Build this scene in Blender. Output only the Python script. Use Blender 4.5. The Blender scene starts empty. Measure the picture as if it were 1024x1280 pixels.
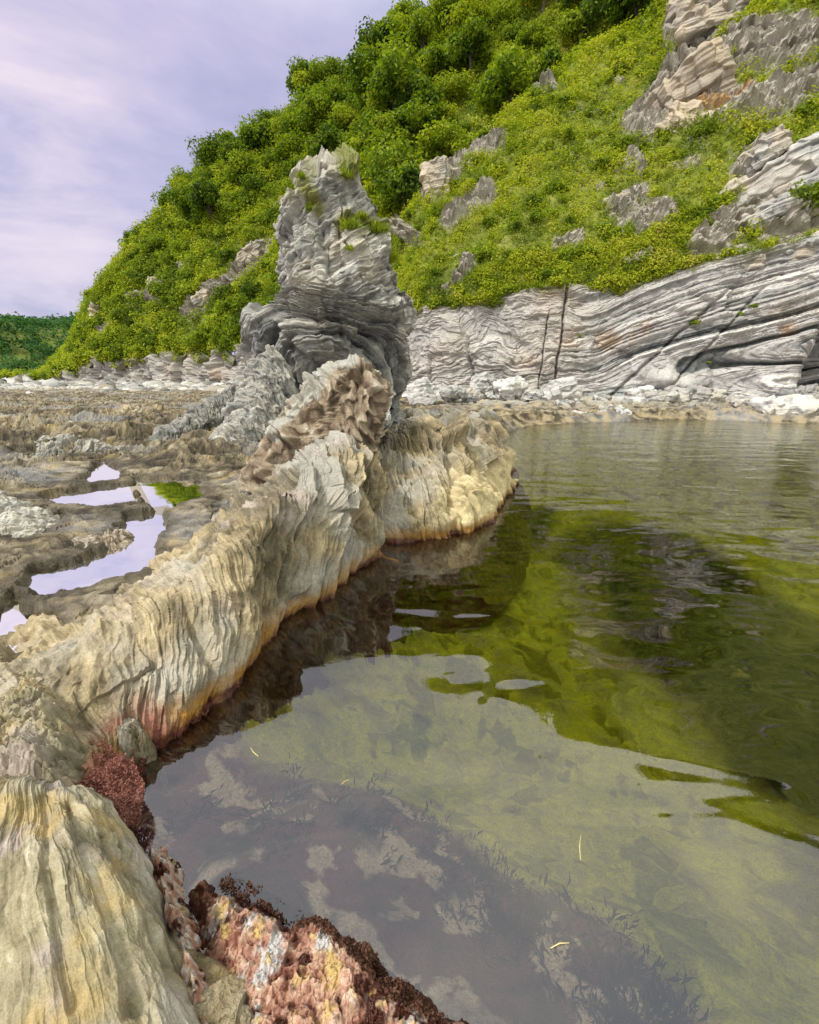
import bpy, math, random
import numpy as np
from concurrent.futures import ThreadPoolExecutor
RES = 1.0
random.seed(5)
rng = np.random.default_rng(7)
f32 = np.float32
scene = bpy.context.scene
COL = scene.collection
EX = ThreadPoolExecutor(4)

# ------------------------------------------------------------------ survey of the camera
FOC, PITCH, EYE = 526.0, math.radians(17.9), 1.6
CP, SP = math.cos(PITCH), math.sin(PITCH)

def ray(px, py):
    X = (px - 512) / FOC
    U = (640 - py) / FOC
    return X, CP + U * SP, -SP + U * CP

def at(px, py, Y):
    a, b, c = ray(px, py)
    t = Y / b
    return np.array((a * t, Y, EYE + c * t))

def onz(px, py, z=0.0):
    a, b, c = ray(px, py)
    t = (z - EYE) / c
    return np.array((a * t, b * t, z))

def proj(P):
    x, y, z = P[..., 0], P[..., 1], P[..., 2] - EYE
    d = np.maximum(y * CP - z * SP, 1e-3)
    return 512 + FOC * x / d, 640 - FOC * (z * CP + y * SP) / d

# ------------------------------------------------------------------ numeric noise
PERM = np.tile(rng.permutation(256).astype(np.int32), 3)
_g = rng.normal(size=(32, 3))
GRAD = (_g / np.linalg.norm(_g, axis=1)[:, None] * 1.5).astype(f32)

def _par(fn, p):
    sh = p.shape[:-1]
    q = np.ascontiguousarray(p.reshape(-1, p.shape[-1]).astype(f32))
    n = len(q)
    st = 40000
    if n <= st:
        return fn(q).reshape(sh)
    out = list(EX.map(fn, [q[i:i + st] for i in range(0, n, st)]))
    return np.concatenate(out).reshape(sh)

def perlin(p, seed=0):
    def fn(q):
        i = np.floor(q).astype(np.int32)
        f = q - i
        u = f * f * f * (f * (f * 6 - 15) + 10)
        i = (i + np.array([seed * 17, seed * 31, seed * 7], np.int32)) & 255
        r = None
        res = {}
        for dx in (0, 1):
            a = PERM[i[:, 0] + dx]
            for dy in (0, 1):
                b = PERM[a + ((i[:, 1] + dy) & 255)]
                for dz in (0, 1):
                    g = GRAD[PERM[b + ((i[:, 2] + dz) & 255)] & 31]
                    res[dx, dy, dz] = g[:, 0] * (f[:, 0] - dx) + g[:, 1] * (f[:, 1] - dy) + g[:, 2] * (f[:, 2] - dz)
        m = lambda a, b, t: a + (b - a) * t
        ux, uy, uz = u[:, 0], u[:, 1], u[:, 2]
        z0 = m(m(res[0, 0, 0], res[1, 0, 0], ux), m(res[0, 1, 0], res[1, 1, 0], ux), uy)
        z1 = m(m(res[0, 0, 1], res[1, 0, 1], ux), m(res[0, 1, 1], res[1, 1, 1], ux), uy)
        return m(z0, z1, uz)
    return _par(fn, p)

def fbm(p, o=4, gain=.5, seed=0, ridged=False):
    s = 0
    a = 1.0
    t = 0
    p = p.astype(f32)
    for k in range(o):
        n = perlin(p, seed + k)
        if ridged:
            n = 1 - 2 * np.abs(n) ** .8
        s = s + a * n
        t += a
        a *= gain
        p = p * 2.03
    return s / t * 1.3

def hsh(i, seed=0):
    x = (i.astype(np.int64) * 374761393 + seed * 668265263) & 0xFFFFFFFF
    x = ((x ^ (x >> 13)) * 1274126177) & 0xFFFFFFFF
    return ((x ^ (x >> 16)) & 0xFFFF).astype(f32) / 65535

def sst(a, b, x):
    t = np.clip((x - a) / (b - a), 0, 1)
    return t * t * (3 - 2 * t)

def strata(s, seed=0, sharp=.7):
    i = np.floor(s)
    f = s - i
    t = sst(sharp, 1, f)
    return hsh(i, seed) * (1 - t) + hsh(i + 1, seed) * t

def facet(p, seed=0, tilt=.5):
    """blocky noise: every cell is a tilted plane of its own height"""
    def fn(q):
        i = np.floor(q - .5).astype(np.int32)
        tot = np.full(len(q), 1e-9, f32)
        val = np.zeros(len(q), f32)
        for dx in (0, 1):
            for dy in (0, 1):
                for dz in (0, 1):
                    c = i + np.array([dx, dy, dz], np.int32)
                    h = PERM[PERM[PERM[(c[:, 0] + seed * 13) & 255] + (c[:, 1] & 255)] + (c[:, 2] & 255)]
                    h2 = PERM[h + 7]
                    h3 = PERM[h2 + 19]
                    h4 = PERM[h3 + 101]
                    e = q - c
                    e[:, 0] -= h / 255.
                    e[:, 1] -= h2 / 255.
                    e[:, 2] -= h3 / 255.
                    d = (e * e).sum(1)
                    g = GRAD[h4 & 31]
                    v = h4 / 127.5 - 1 + tilt * 2 * (e * g).sum(1)
                    k = np.exp(-22 * d)
                    tot += k
                    val += k * v
        return (val / tot).astype(f32)
    return _par(fn, p)

def groove(s, seed=0, w=.16):
    """deep narrow partings between beds, each of its own depth"""
    i = np.floor(s + .5)
    d = (s - i) / (w * (.5 + hsh(i, seed + 5)))
    return np.exp(-d * d) * (.25 + .75 * hsh(i, seed))

def V3(*a):
    return np.stack(np.broadcast_arrays(*[np.asarray(k, f32) for k in a]), -1).astype(f32)

def poly_sd(x, y, poly):
    poly = np.asarray(poly, f32)
    sh = x.shape
    x = x.ravel()
    y = y.ravel()
    d = np.full(x.shape, 1e9, f32)
    ins = np.zeros(x.shape, bool)
    n = len(poly)
    for k in range(n):
        a = poly[k]
        b = poly[(k + 1) % n]
        ex, ey = b - a
        t = np.clip(((x - a[0]) * ex + (y - a[1]) * ey) / (ex * ex + ey * ey + 1e-9), 0, 1)
        d = np.minimum(d, (x - a[0] - t * ex) ** 2 + (y - a[1] - t * ey) ** 2)
        c = (a[1] > y) != (b[1] > y)
        xi = a[0] + (y - a[1]) / (ey if abs(ey) > 1e-9 else 1e-9) * ex
        ins ^= c & (x < xi)
    d = np.sqrt(d)
    return np.where(ins, -d, d).reshape(sh)

def herm(x, xs, ys):
    xs = np.asarray(xs, float)
    ys = np.asarray(ys, float)
    m = np.gradient(ys, xs, axis=0)
    k = np.clip(np.searchsorted(xs, x) - 1, 0, len(xs) - 2)
    h = xs[k + 1] - xs[k]
    t = np.clip((x - xs[k]) / h, 0, 1)
    if ys.ndim > 1:
        t = t.reshape(t.shape + (1,) * (ys.ndim - 1))
        h = h.reshape(t.shape)
    return ((2 * t ** 3 - 3 * t ** 2 + 1) * ys[k] + (t ** 3 - 2 * t ** 2 + t) * h * m[k] +
            (-2 * t ** 3 + 3 * t ** 2) * ys[k + 1] + (t ** 3 - t ** 2) * h * m[k + 1])

# ------------------------------------------------------------------ mesh helpers
def raw_mesh(name, V, F, mat, attrs=None, smooth=True, n=4):
    me = bpy.data.meshes.new(name)
    V = np.ascontiguousarray(V.reshape(-1, 3), f32)
    F = np.ascontiguousarray(F.reshape(-1, n), np.int32)
    me.vertices.add(len(V))
    me.vertices.foreach_set('co', V.ravel())
    me.loops.add(F.size)
    me.loops.foreach_set('vertex_index', F.ravel())
    me.polygons.add(len(F))
    me.polygons.foreach_set('loop_start', np.arange(0, F.size, n, dtype=np.int32))
    me.polygons.foreach_set('loop_total', np.full(len(F), n, np.int32))
    me.update(calc_edges=True)
    me.polygons.foreach_set('use_smooth', np.full(len(F), bool(smooth)))
    for k, v in (attrs or {}).items():
        a = me.attributes.new(k, 'FLOAT', 'POINT')
        a.data.foreach_set('value', np.ascontiguousarray(np.broadcast_to(v, v.shape), f32).ravel())
    if mat:
        me.materials.append(mat)
    return me

def grid_faces(nu, nv, wrap=False):
    i = np.arange(nu if wrap else nu - 1)[:, None]
    j = np.arange(nv - 1)[None, :]
    i2 = (i + 1) % nu
    return np.stack([i * nv + j, i2 * nv + j, i2 * nv + j + 1, i * nv + j + 1], -1).reshape(-1, 4)

def add(name, me, parent=None, loc=None):
    o = bpy.data.objects.new(name, me)
    COL.objects.link(o)
    if parent:
        o.parent = parent
    if loc is not None:
        o.location = [float(c) for c in loc]
    return o

def tag(o, label=None, cat=None, group=None, kind=None):
    if label:
        o['label'] = label
    if cat:
        o['category'] = cat
    if group:
        o['group'] = group
    if kind:
        o['kind'] = kind
    return o

def grid_obj(name, P, mat, attrs=None, wrap=False, smooth=False):
    """P (nu,nv,3) world; object origin at the base centre"""
    nu, nv = P.shape[:2]
    c = np.array([P[..., 0].mean(), P[..., 1].mean(), max(P[..., 2].min(), 0.0)])
    return add(name, raw_mesh(name, P - c, grid_faces(nu, nv, wrap), mat, attrs, smooth=smooth), loc=c)

def normals(P, wrap=False):
    if wrap:
        Q = np.concatenate([P[-1:], P, P[:1]], 0)
        a = np.gradient(Q, axis=0)[1:-1]
    else:
        a = np.gradient(P, axis=0)
    b = np.gradient(P, axis=1)
    n = np.cross(a, b)
    return n / np.maximum(np.linalg.norm(n, axis=-1, keepdims=True), 1e-9)

def lens(P):
    du = np.linalg.norm(np.diff(P, axis=0, prepend=P[:1]), axis=-1).cumsum(0)
    dv = np.linalg.norm(np.diff(P, axis=1, prepend=P[:, :1]), axis=-1).cumsum(1)
    return du, dv

# ------------------------------------------------------------------ materials
class NT:
    def __init__(s, name):
        s.m = bpy.data.materials.new(name)
        s.m.use_nodes = True
        s.t = s.m.node_tree
        s.t.nodes.clear()
        s.out = s.n('ShaderNodeOutputMaterial')
    def n(s, typ, **kw):
        nd = s.t.nodes.new(typ)
        for k, v in kw.items():
            if k.startswith('i_'):
                key = k[2:]
                nd.inputs[int(key) if key.isdigit() else key.replace('_', ' ')].default_value = v
            else:
                setattr(nd, k, v)
        return nd
    def l(s, a, b):
        s.t.links.new(a, b)
    def attr(s, name):
        return s.n('ShaderNodeAttribute', attribute_name=name).outputs['Fac']
    def math(s, op, a, b=0.5, clamp=False):
        nd = s.n('ShaderNodeMath', operation=op, use_clamp=clamp)
        for k, v in enumerate((a, b)):
            if isinstance(v, (int, float)):
                nd.inputs[k].default_value = v
            else:
                s.l(v, nd.inputs[k])
        return nd.outputs[0]
    def mix(s, fac, a, b, blend='MIX'):
        nd = s.n('ShaderNodeMix', data_type='RGBA', blend_type=blend)
        for k, v in ((0, fac), (6, a), (7, b)):
            if isinstance(v, (int, float)):
                nd.inputs[k].default_value = v
            elif isinstance(v, tuple):
                nd.inputs[k].default_value = v if len(v) == 4 else v + (1,)
            else:
                s.l(v, nd.inputs[k])
        return nd.outputs[2]
    def noise(s, vec, scale, detail=4, rough=.6, dist=0.0):
        nd = s.n('ShaderNodeTexNoise', i_Scale=scale, i_Detail=detail, i_Roughness=rough, i_Distortion=dist)
        if vec:
            s.l(vec, nd.inputs['Vector'])
        return nd.outputs['Fac']
    def ramp(s, fac, stops, interp='LINEAR'):
        nd = s.n('ShaderNodeValToRGB')
        cr = nd.color_ramp
        cr.interpolation = interp
        while len(cr.elements) < len(stops):
            cr.elements.new(.5)
        for e, (p, c) in zip(cr.elements, stops):
            e.position = p
            e.color = c + (1,) if len(c) == 3 else c
        s.l(fac, nd.inputs[0])
        return nd.outputs[0]

def rock_mat(name, stops, layers=(), fine=40, speck=.35, bump=.4, bdist=.01, rough=.82, wet=None, jitter=.5):
    """colour ramp over the bed tone, then growths and stains laid on by their masks"""
    m = NT(name)
    pos = m.n('ShaderNodeNewGeometry').outputs['Position']
    n1 = m.noise(pos, fine, 6, .65)
    n2 = m.noise(pos, fine * .13, 5, .6)
    n3 = m.noise(pos, fine * 4.5, 3, .6)
    t = m.math('ADD', m.attr('tone'), m.math('MULTIPLY', m.math('SUBTRACT', n1, .5), jitter))
    t = m.math('ADD', t, m.math('MULTIPLY', m.math('SUBTRACT', n2, .5), jitter * .7), True)
    c = m.ramp(t, stops)
    for an, col, k in layers:
        f = m.math('MULTIPLY', m.attr(an), m.math('ADD', .45, m.math('MULTIPLY', n1, 1.1)))
        f = m.math('MULTIPLY', f, k, True)
        c = m.mix(f, c, col)
    sp = m.ramp(n3, [(.25, (1 - speck,) * 3), (.5, (1, 1, 1)), (.78, (1 + speck * .7,) * 3)])
    c = m.mix(1.0, c, sp, 'MULTIPLY')
    b = m.n('ShaderNodeBsdfPrincipled', i_Roughness=rough)
    b.inputs['Specular IOR Level'].default_value = .3
    m.l(c, b.inputs['Base Color'])
    if wet:
        w = m.attr(wet)
        m.l(m.math('SUBTRACT', rough, m.math('MULTIPLY', w, rough - .22)), b.inputs['Roughness'])
    bp = m.n('ShaderNodeBump', i_Strength=bump, i_Distance=bdist)
    h = m.math('ADD', n1, m.math('MULTIPLY', n3, .4))
    m.l(h, bp.inputs['Height'])
    m.l(bp.outputs[0], b.inputs['Normal'])
    m.l(b.outputs[0], m.out.inputs[0])
    return m.m

def leaf_mat(name, stops, rnd=.5, trans=.35):
    m = NT(name)
    t = m.attr('tone')
    r = m.n('ShaderNodeObjectInfo').outputs['Random']
    t = m.math('ADD', t, m.math('MULTIPLY', m.math('SUBTRACT', r, .5), rnd), True)
    c = m.ramp(t, stops)
    d = m.n('ShaderNodeBsdfPrincipled', i_Roughness=.6)
    d.inputs['Specular IOR Level'].default_value = .2
    tr = m.n('ShaderNodeBsdfTranslucent')
    m.l(c, d.inputs['Base Color'])
    m.l(m.mix(1.0, c, (1.5, 1.5, .6), 'MULTIPLY'), tr.inputs[0])
    mx = m.n('ShaderNodeMixShader', i_0=trans)
    m.l(d.outputs[0], mx.inputs[1])
    m.l(tr.outputs[0], mx.inputs[2])
    m.l(mx.outputs[0], m.out.inputs[0])
    return m.m

def plain_mat(name, c, rough=.8, var=.3, scale=8):
    m = NT(name)
    pos = m.n('ShaderNodeNewGeometry').outputs['Position']
    n = m.noise(pos, scale, 5)
    b = m.n('ShaderNodeBsdfPrincipled', i_Roughness=rough)
    m.l(m.ramp(n, [(.3, tuple(k * (1 - var) for k in c)), (.7, tuple(k * (1 + var) for k in c))]), b.inputs['Base Color'])
    m.l(b.outputs[0], m.out.inputs[0])
    return m.m

M_RIDGE = rock_mat('tan_schist', [(0, (.045, .037, .026)), (.22, (.16, .125, .08)), (.5, (.33, .26, .165)), (.75, (.49, .405, .275)), (1, (.64, .58, .47))],
                   [('grey', (.33, .33, .34), .8), ('pink', (.47, .39, .40), .8), ('cream', (.66, .55, .33), .9), ('ochre', (.33, .17, .035), 1.0), ('maroon', (.085, .026, .018), 1.1), ('redweed', (.27, .085, .075), 1.1)],
                   fine=26, bump=.5, bdist=.012, wet='maroon')
M_STACK = rock_mat('grey_schist', [(0, (.045, .046, .048)), (.25, (.13, .132, .136)), (.5, (.255, .25, .245)), (.75, (.41, .395, .375)), (1, (.58, .56, .53))],
                   [('tan', (.42, .36, .27), .7), ('moss', (.16, .17, .035), .9)], fine=9, bump=.5, bdist=.03)
M_BROWN = rock_mat('brown_schist', [(0, (.05, .038, .028)), (.3, (.15, .11, .08)), (.55, (.27, .205, .15)), (.8, (.42, .36, .29)), (1, (.55, .52, .46))],
                   [('grey', (.36, .355, .33), .9)], fine=14, bump=.6, bdist=.02)
M_CLIFF = rock_mat('banded_schist', [(0, (.07, .075, .08)), (.2, (.2, .205, .215)), (.42, (.35, .332, .338)), (.65, (.49, .465, .468)), (1, (.70, .68, .67))],
                   [('tan', (.46, .36, .25), .8), ('ochre', (.45, .25, .10), .8), ('pale', (.62, .62, .63), .8), ('moss', (.14, .15, .03), .9)], fine=5, bump=.5, bdist=.05)
M_GROUND = rock_mat('tidal_rock', [(0, (.035, .028, .019)), (.3, (.105, .085, .056)), (.55, (.215, .175, .118)), (.8, (.35, .305, .23)), (1, (.52, .48, .41))],
                    [('grey', (.30, .30, .32), .8), ('pale', (.60, .59, .57), .9), ('ochre', (.40, .28, .10), .8), ('algae', (.70, .64, .05), 1.25), ('weed', (.20, .075, .095), 1.25), ('pinkc', (.82, .60, .50), 1.3), ('dark', (.025, .022, .008), 1.2), ('damp', (.07, .055, .035), .9)],
                    fine=22, bump=1.0, bdist=.03, wet='wet')
M_FORE = rock_mat('olive_schist', [(0, (.045, .04, .024)), (.25, (.13, .112, .066)), (.5, (.245, .21, .135)), (.75, (.37, .325, .225)), (1, (.54, .50, .41))],
                  [('grey', (.42, .39, .36), .75), ('gold', (.44, .31, .12), .8), ('pink', (.42, .35, .34), .9), ('maroon', (.10, .035, .025), 1.0)], fine=55, bump=.45, bdist=.006)
M_WEEDY = rock_mat('crusted_rock', [(0, (.09, .03, .022)), (.3, (.22, .085, .06)), (.55, (.42, .24, .18)), (.8, (.58, .42, .33)), (1, (.66, .60, .56))],
                   [('grey', (.50, .48, .49), 1.0), ('gold', (.55, .40, .16), 1.0), ('maroon', (.055, .018, .012), 1.2)], fine=60, bump=.6, bdist=.008, wet='maroon')
M_HILL = rock_mat('hill_earth', [(0, (.07, .09, .015)), (.35, (.13, .16, .02)), (.6, (.20, .215, .035)), (1, (.30, .27, .11))],
                  [('rock', (.42, .385, .34), 1.3), ('layer', (.15, .13, .10), 1.0), ('ochre', (.42, .27, .13), .9)], fine=3, bump=.6, bdist=.1)
M_BOULDER = rock_mat('pale_schist', [(0, (.12, .122, .126)), (.3, (.28, .277, .28)), (.6, (.46, .45, .45)), (1, (.70, .69, .68))],
                     [('tan', (.50, .40, .29), .8)], fine=7, bump=.5, bdist=.03)
LEAF_T = leaf_mat('tree_leaves', [(0, (.028, .062, .006)), (.3, (.10, .17, .010)), (.6, (.21, .28, .014)), (1, (.36, .40, .022))])
LEAF_B = leaf_mat('bush_leaves', [(0, (.035, .065, .006)), (.35, (.13, .19, .011)), (.65, (.23, .31, .016)), (1, (.35, .41, .03))])
LEAF_G = leaf_mat('herb_leaves', [(0, (.06, .10, .008)), (.3, (.19, .26, .012)), (.6, (.36, .40, .018)), (.85, (.41, .43, .05)), (1, (.38, .29, .10))], rnd=0)
LEAF_F = leaf_mat('distant_leaves', [(0, (.02, .06, .022)), (.5, (.055, .15, .045)), (1, (.12, .23, .06))], rnd=0)
BARK = plain_mat('bark', (.10, .08, .06))
M_RED = leaf_mat('red_seaweed', [(0, (.05, .014, .012)), (.4, (.16, .055, .045)), (.75, (.30, .125, .105)), (1, (.44, .22, .19))], trans=.2)
M_FROND = leaf_mat('brown_seaweed', [(0, (.018, .009, .008)), (.5, (.06, .026, .02)), (1, (.15, .07, .045))], trans=.2)
M_STRAW = plain_mat('straw', (.55, .45, .22))

# ------------------------------------------------------------------ leaf clouds
def quads(C, N, size, aspect=.6, seed=0, roll=None):
    """leaf faces: centres C, face normals N, sizes -> verts, faces (bent along the midrib)"""
    r = np.random.default_rng(seed)
    n = len(C)
    N = N / np.maximum(np.linalg.norm(N, axis=1, keepdims=True), 1e-9)
    A = r.normal(size=(n, 3)) if roll is None else roll
    T = A - (A * N).sum(1, keepdims=True) * N
    T /= np.maximum(np.linalg.norm(T, axis=1, keepdims=True), 1e-9)
    B = np.cross(N, T)
    s = np.asarray(size).reshape(-1, 1) * np.ones((n, 1))
    w = s * aspect * .5
    h = s * .5
    dro = N * s * .18
    V = np.stack([C - T * h - dro, C - B * w, C + T * h - dro, C + B * w], 1)
    F = np.arange(n * 4).reshape(n, 4)
    return V.reshape(-1, 3), F

def crown(seed, rx, rz, nblob, nleaf, leaf, base=.15):
    """leaf cloud over sub-clumps in an ellipsoid; returns verts, faces, tone"""
    r = np.random.default_rng(seed)
    d = r.normal(size=(nblob, 3))
    d /= np.linalg.norm(d, axis=1)[:, None]
    d[:, 2] = np.abs(d[:, 2]) * 1.1 - .35
    rad = r.uniform(.35, .85, nblob)[:, None]
    bc = d * rad * np.array([rx, rx, rz])
    br = r.uniform(.16, .52, nblob) * rx
    bt = r.uniform(.25, .75, nblob)
    per = nleaf // nblob
    C = []
    N = []
    T = []
    for k in range(nblob):
        e = r.normal(size=(per, 3))
        e /= np.linalg.norm(e, axis=1)[:, None]
        q = r.uniform(.55, 1.12, per)[:, None]
        c = bc[k] + e * q * br[k] * np.array([1, 1, .8])
        C.append(c)
        N.append(e + r.normal(size=(per, 3)) * .55 + np.array([0, 0, .5]))
        T.append(np.clip(bt[k] + r.normal(size=per) * .16, 0, 1))
    C = np.concatenate(C)
    N = np.concatenate(N)
    T = np.concatenate(T)
    V, F = quads(C, N, r.uniform(.7, 1.4, len(C)) * leaf, .65, seed)
    return V, F, np.repeat(T, 4)

def tube(path, rad, n=6):
    P = np.asarray(path, float)
    d = np.gradient(P, axis=0)
    d /= np.linalg.norm(d, axis=1)[:, None]
    ref = np.where(np.abs(d[:, 2:3]) > .9, np.array([[1., 0, 0]]), np.array([[0, 0, 1.]]))
    a = np.cross(d, ref)
    a /= np.linalg.norm(a, axis=1)[:, None]
    b = np.cross(d, a)
    th = np.linspace(0, 2 * math.pi, n, endpoint=False)
    R = np.asarray(rad).reshape(-1, 1, 1)
    V = P[None] + (np.cos(th)[:, None, None] * a[None] + np.sin(th)[:, None, None] * b[None]) * np.swapaxes(R, 0, 1)
    return V.reshape(-1, 3), grid_faces(n, len(P), True)

def join(parts):
    V = []
    F = []
    o = 0
    for v, f in parts:
        V.append(v)
        F.append(f + o)
        o += len(v)
    return np.concatenate(V), np.concatenate(F)

# ------------------------------------------------------------------ hill and cliff profile (bearing in degrees: distances and heights)
#       az   foot  top   ztop  edge  el    sky  elev  dip
HC = [(-48, 100, 101, .5, 112, -.5, 130, -.45, 0),
      (-43, 92, 93, .7, 105, -.35, 125, -.3, 0),
      (-39.2, 84, 85, 1.3, 97, -.1, 115, 0.0, 0),
      (-37.3, 77, 78.5, 2.6, 84, 1.6, 94, 1.8, 0),
      (-35.7, 73, 74.2, 3.4, 79, 2.9, 88, 4.4, 0),
      (-33.8, 70, 71.2, 3.8, 76, 5, 86, 7.4, 0),
      (-31, 66, 67.2, 4.0, 73, 7.4, 83, 11, 0),
      (-26.6, 59, 60.2, 4.2, 69, 10, 82, 15.3, 0),
      (-22, 52, 53.3, 4.4, 64, 12, 82, 19.2, 0),
      (-18, 46, 47.3, 4.6, 60, 13, 80, 21.8, 0),
      (-13.7, 40, 41.3, 4.8, 55, 14, 78, 24, 0),
      (-9.4, 35, 36.3, 5.0, 49, 14.5, 76, 26.2, 0),
      (-5.2, 31, 32.3, 5.2, 43, 14.8, 74, 26.9, 0),
      (-2, 28.5, 29.7, 5.2, 38, 15, 72, 28.5, .6),
      (.7, 26.5, 27.7, 5.4, 36, 18, 70, 29.4, 1.2),
      (7.8, 24.5, 25.8, 5.6, 39, 23, 68, 33, 2),
      (15.7, 24.5, 25.8, 6.0, 43, 27.5, 66, 36, 2.2),
      (25.4, 25.5, 26.8, 6.2, 46, 30.2, 64, 38.2, 1.5),
      (31, 26.3, 27.6, 6.9, 47, 34, 63, 39, .5),
      (36, 27.3, 28.6, 7.3, 48, 36.5, 62, 40, 0),
      (45, 29, 30.4, 8.2, 50, 37, 62, 40, 0),
      (55, 32, 33.5, 8.5, 50, 37, 62, 38.5, 0),
      (75, 34, 35.5, 8.5, 50, 34, 62, 35, 0),
      (100, 36, 37.5, 8.5, 52, 31, 66, 32, 0)]
HC = np.array(HC, float)

def column(az):
    """control points foot..behind for bearings az -> (n,9,2) of (r,z)"""
    c = np.stack([herm(az, HC[:, 0], HC[:, k]) for k in range(1, 9)], -1)
    rf, rt, zt, re, ee, rs, es, dip = c.T
    tn = lambda e, r: EYE + r * np.tan(np.radians(e))
    ze, zs = tn(ee, re), tn(es, rs)
    rm, zm = (rt + re) / 2, (zt + ze) / 2 + .25
    rg = re + .22 * (rs - re)
    zg = ze + .22 * (zs - ze) - dip * 2.2
    ru = re + .62 * (rs - re)
    zu = ze + .66 * (zs - ze)
    R = [rf, rt, rm, re, rg, ru, rs, rs + 9, rs + 40]
    Z = [np.full_like(rf, .35), zt, zm, ze, zg, zu, zs, zs + 1.0, zs * .45]
    return np.stack([np.stack(R, -1), np.stack(Z, -1)], -1)

def hill_surface(az, v):
    cp = column(az)                       # (n,9,2)
    out = herm(v, np.arange(9), np.moveaxis(cp, 1, 0))   # (nv,n,2)
    out = np.moveaxis(out, 0, 1)
    a = np.radians(az)[:, None]
    return np.stack([out[..., 0] * np.sin(a), out[..., 0] * np.cos(a), out[..., 1]], -1)

def dens(lo, hi, n, f0, f1, w=6.):
    """n samples from lo to hi, w times denser between f0 and f1"""
    x = np.linspace(lo, hi, 4000)
    d = np.where((x > f0) & (x < f1), w, 1.)
    c = np.concatenate([[0], np.cumsum((d[1:] + d[:-1]) / 2)])
    return np.interp(np.linspace(0, c[-1], n), c, x)

def capsules(px, py, L, soft=.35):
    """mask of bare patches listed as capsules (x0,y0,x1,y1,radius) on the slope"""
    m = np.zeros(px.shape, f32)
    for x0, y0, x1, y1, r in L:
        ex, ey = x1 - x0, y1 - y0
        t = np.clip(((px - x0) * ex + (py - y0) * ey) / (ex * ex + ey * ey + 1e-6), 0, 1)
        d = np.hypot(px - x0 - t * ex, py - y0 - t * ey) / r
        m = np.maximum(m, 1 - sst(1 - soft, 1 + soft, d))
    return m

BARE = [(800, 160, 880, 70, 24), (860, 130, 930, 125, 22), (850, 45, 900, 15, 24), (930, 60, 1000, 50, 26), (960, 130, 1024, 100, 22),
        (905, 285, 1000, 215, 20), (960, 250, 1040, 195, 26), (930, 215, 960, 185, 16), (790, 285, 830, 270, 18), (770, 260, 800, 245, 12),
        (800, 215, 790, 200, 9), (540, 240, 575, 190, 15), (590, 185, 620, 175, 14), (560, 280, 610, 240, 12), (500, 285, 520, 300, 10),
        (960, 290, 1030, 280, 12), (990, 290, 1060, 330, 18), (700, 305, 720, 300, 9), (560, 360, 590, 330, 8), (880, 310, 950, 330, 20),
        (235, 390, 300, 340, 9), (300, 340, 355, 260, 12), (355, 260, 365, 235, 10), (270, 370, 330, 320, 9),
        (120, 400, 122, 380, 7), (118, 370, 130, 420, 7), (185, 350, 195, 380, 9), (160, 370, 175, 360, 6), (225, 330, 235, 320, 7),
        (250, 280, 240, 270, 4), (640, 120, 690, 105, 6), (520, 90, 525, 85, 4)]

def build_hill():
    az = dens(-48, 100, int(700 * RES), -40, 47, 7)
    v = np.concatenate([np.linspace(.985, 3, int(420 * RES), endpoint=False), np.linspace(3, 6.3, int(150 * RES), endpoint=False), np.linspace(6.3, 8, 30)])
    P = hill_surface(az, v)
    N = normals(P)
    if N[..., 2].mean() < 0:
        N = -N
    px, py = proj(P)
    front = v[None, :] < 3.4
    bare = capsules(px, py, BARE) * front
    n0 = fbm(P * .22, 4, seed=3)
    n1 = fbm(P * .9, 4, seed=9)
    patch = sst(.32, .55, fbm(P * np.array([.35, .35, .5]), 4, seed=21)) * front * .85
    bare = np.maximum(bare * sst(-.55, .35, n1 + bare * .7), patch * sst(700, 760, px + 0 * py) * .8)
    s = P[..., 2] * 1.0 + P[..., 0] * .28 - P[..., 1] * .12 + n0 * .5
    lay = strata(s * 2.1, 4, .4) * .5 + strata(s * 4.7, 5, .4) * .2 + strata(s * 1.0, 6, .4) * .4
    bl = facet(P * np.array([.55, .55, 1.2]), 5, .4)
    ck = facet(P * np.array([1.7, 1.7, 3.2]), 7, .6) + .5 * facet(P * np.array([4.5, 4.5, 8]), 9, .6)
    hg = groove(s * 2.1, 91, .12) + .6 * groove(s * 6.3 + n1 * .4, 92, .16)
    d = n0 * .7 + n1 * .22 + bare * (ck * .2 - hg * .22 + lay * .8 - .35 + bl * .35 + .15)
    d = d * sst(.98, 1.12, v)[None] - .15 * sst(1.1, .98, v)[None]
    P2 = P + N * d[..., None]
    tone = np.clip(.42 + n1 * .35 + n0 * .2, 0, 1)
    att = dict(tone=tone, rock=np.clip(bare * 1.2, 0, 1), layer=np.clip(bare * (sst(.45, .1, strata(s * 4.7, 5)) * .6 + hg * .5 + .3 * ck), 0, 1),  # layer: dark bed tone, plus recess shade painted along the partings
               ochre=np.clip(capsules(px, py, [(850, 140, 930, 118, 9), (960, 255, 1020, 240, 7)]) * front, 0, 1) + bare * sst(.3, .8, n0) * .35)
    me = raw_mesh('hill', P2, grid_faces(*P2.shape[:2]), M_HILL, att, smooth=False)
    tag(add('hill', me), kind='structure')
    return dict(P=P2, N=normals(P2) * (1 if True else 1), bare=bare, px=px, py=py, az=np.repeat(az[:, None], len(v), 1), v=np.repeat(v[None], len(az), 0), lay=n0)

HILL = build_hill()
if HILL['N'][..., 2].mean() < 0:
    HILL['N'] = -HILL['N']

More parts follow.
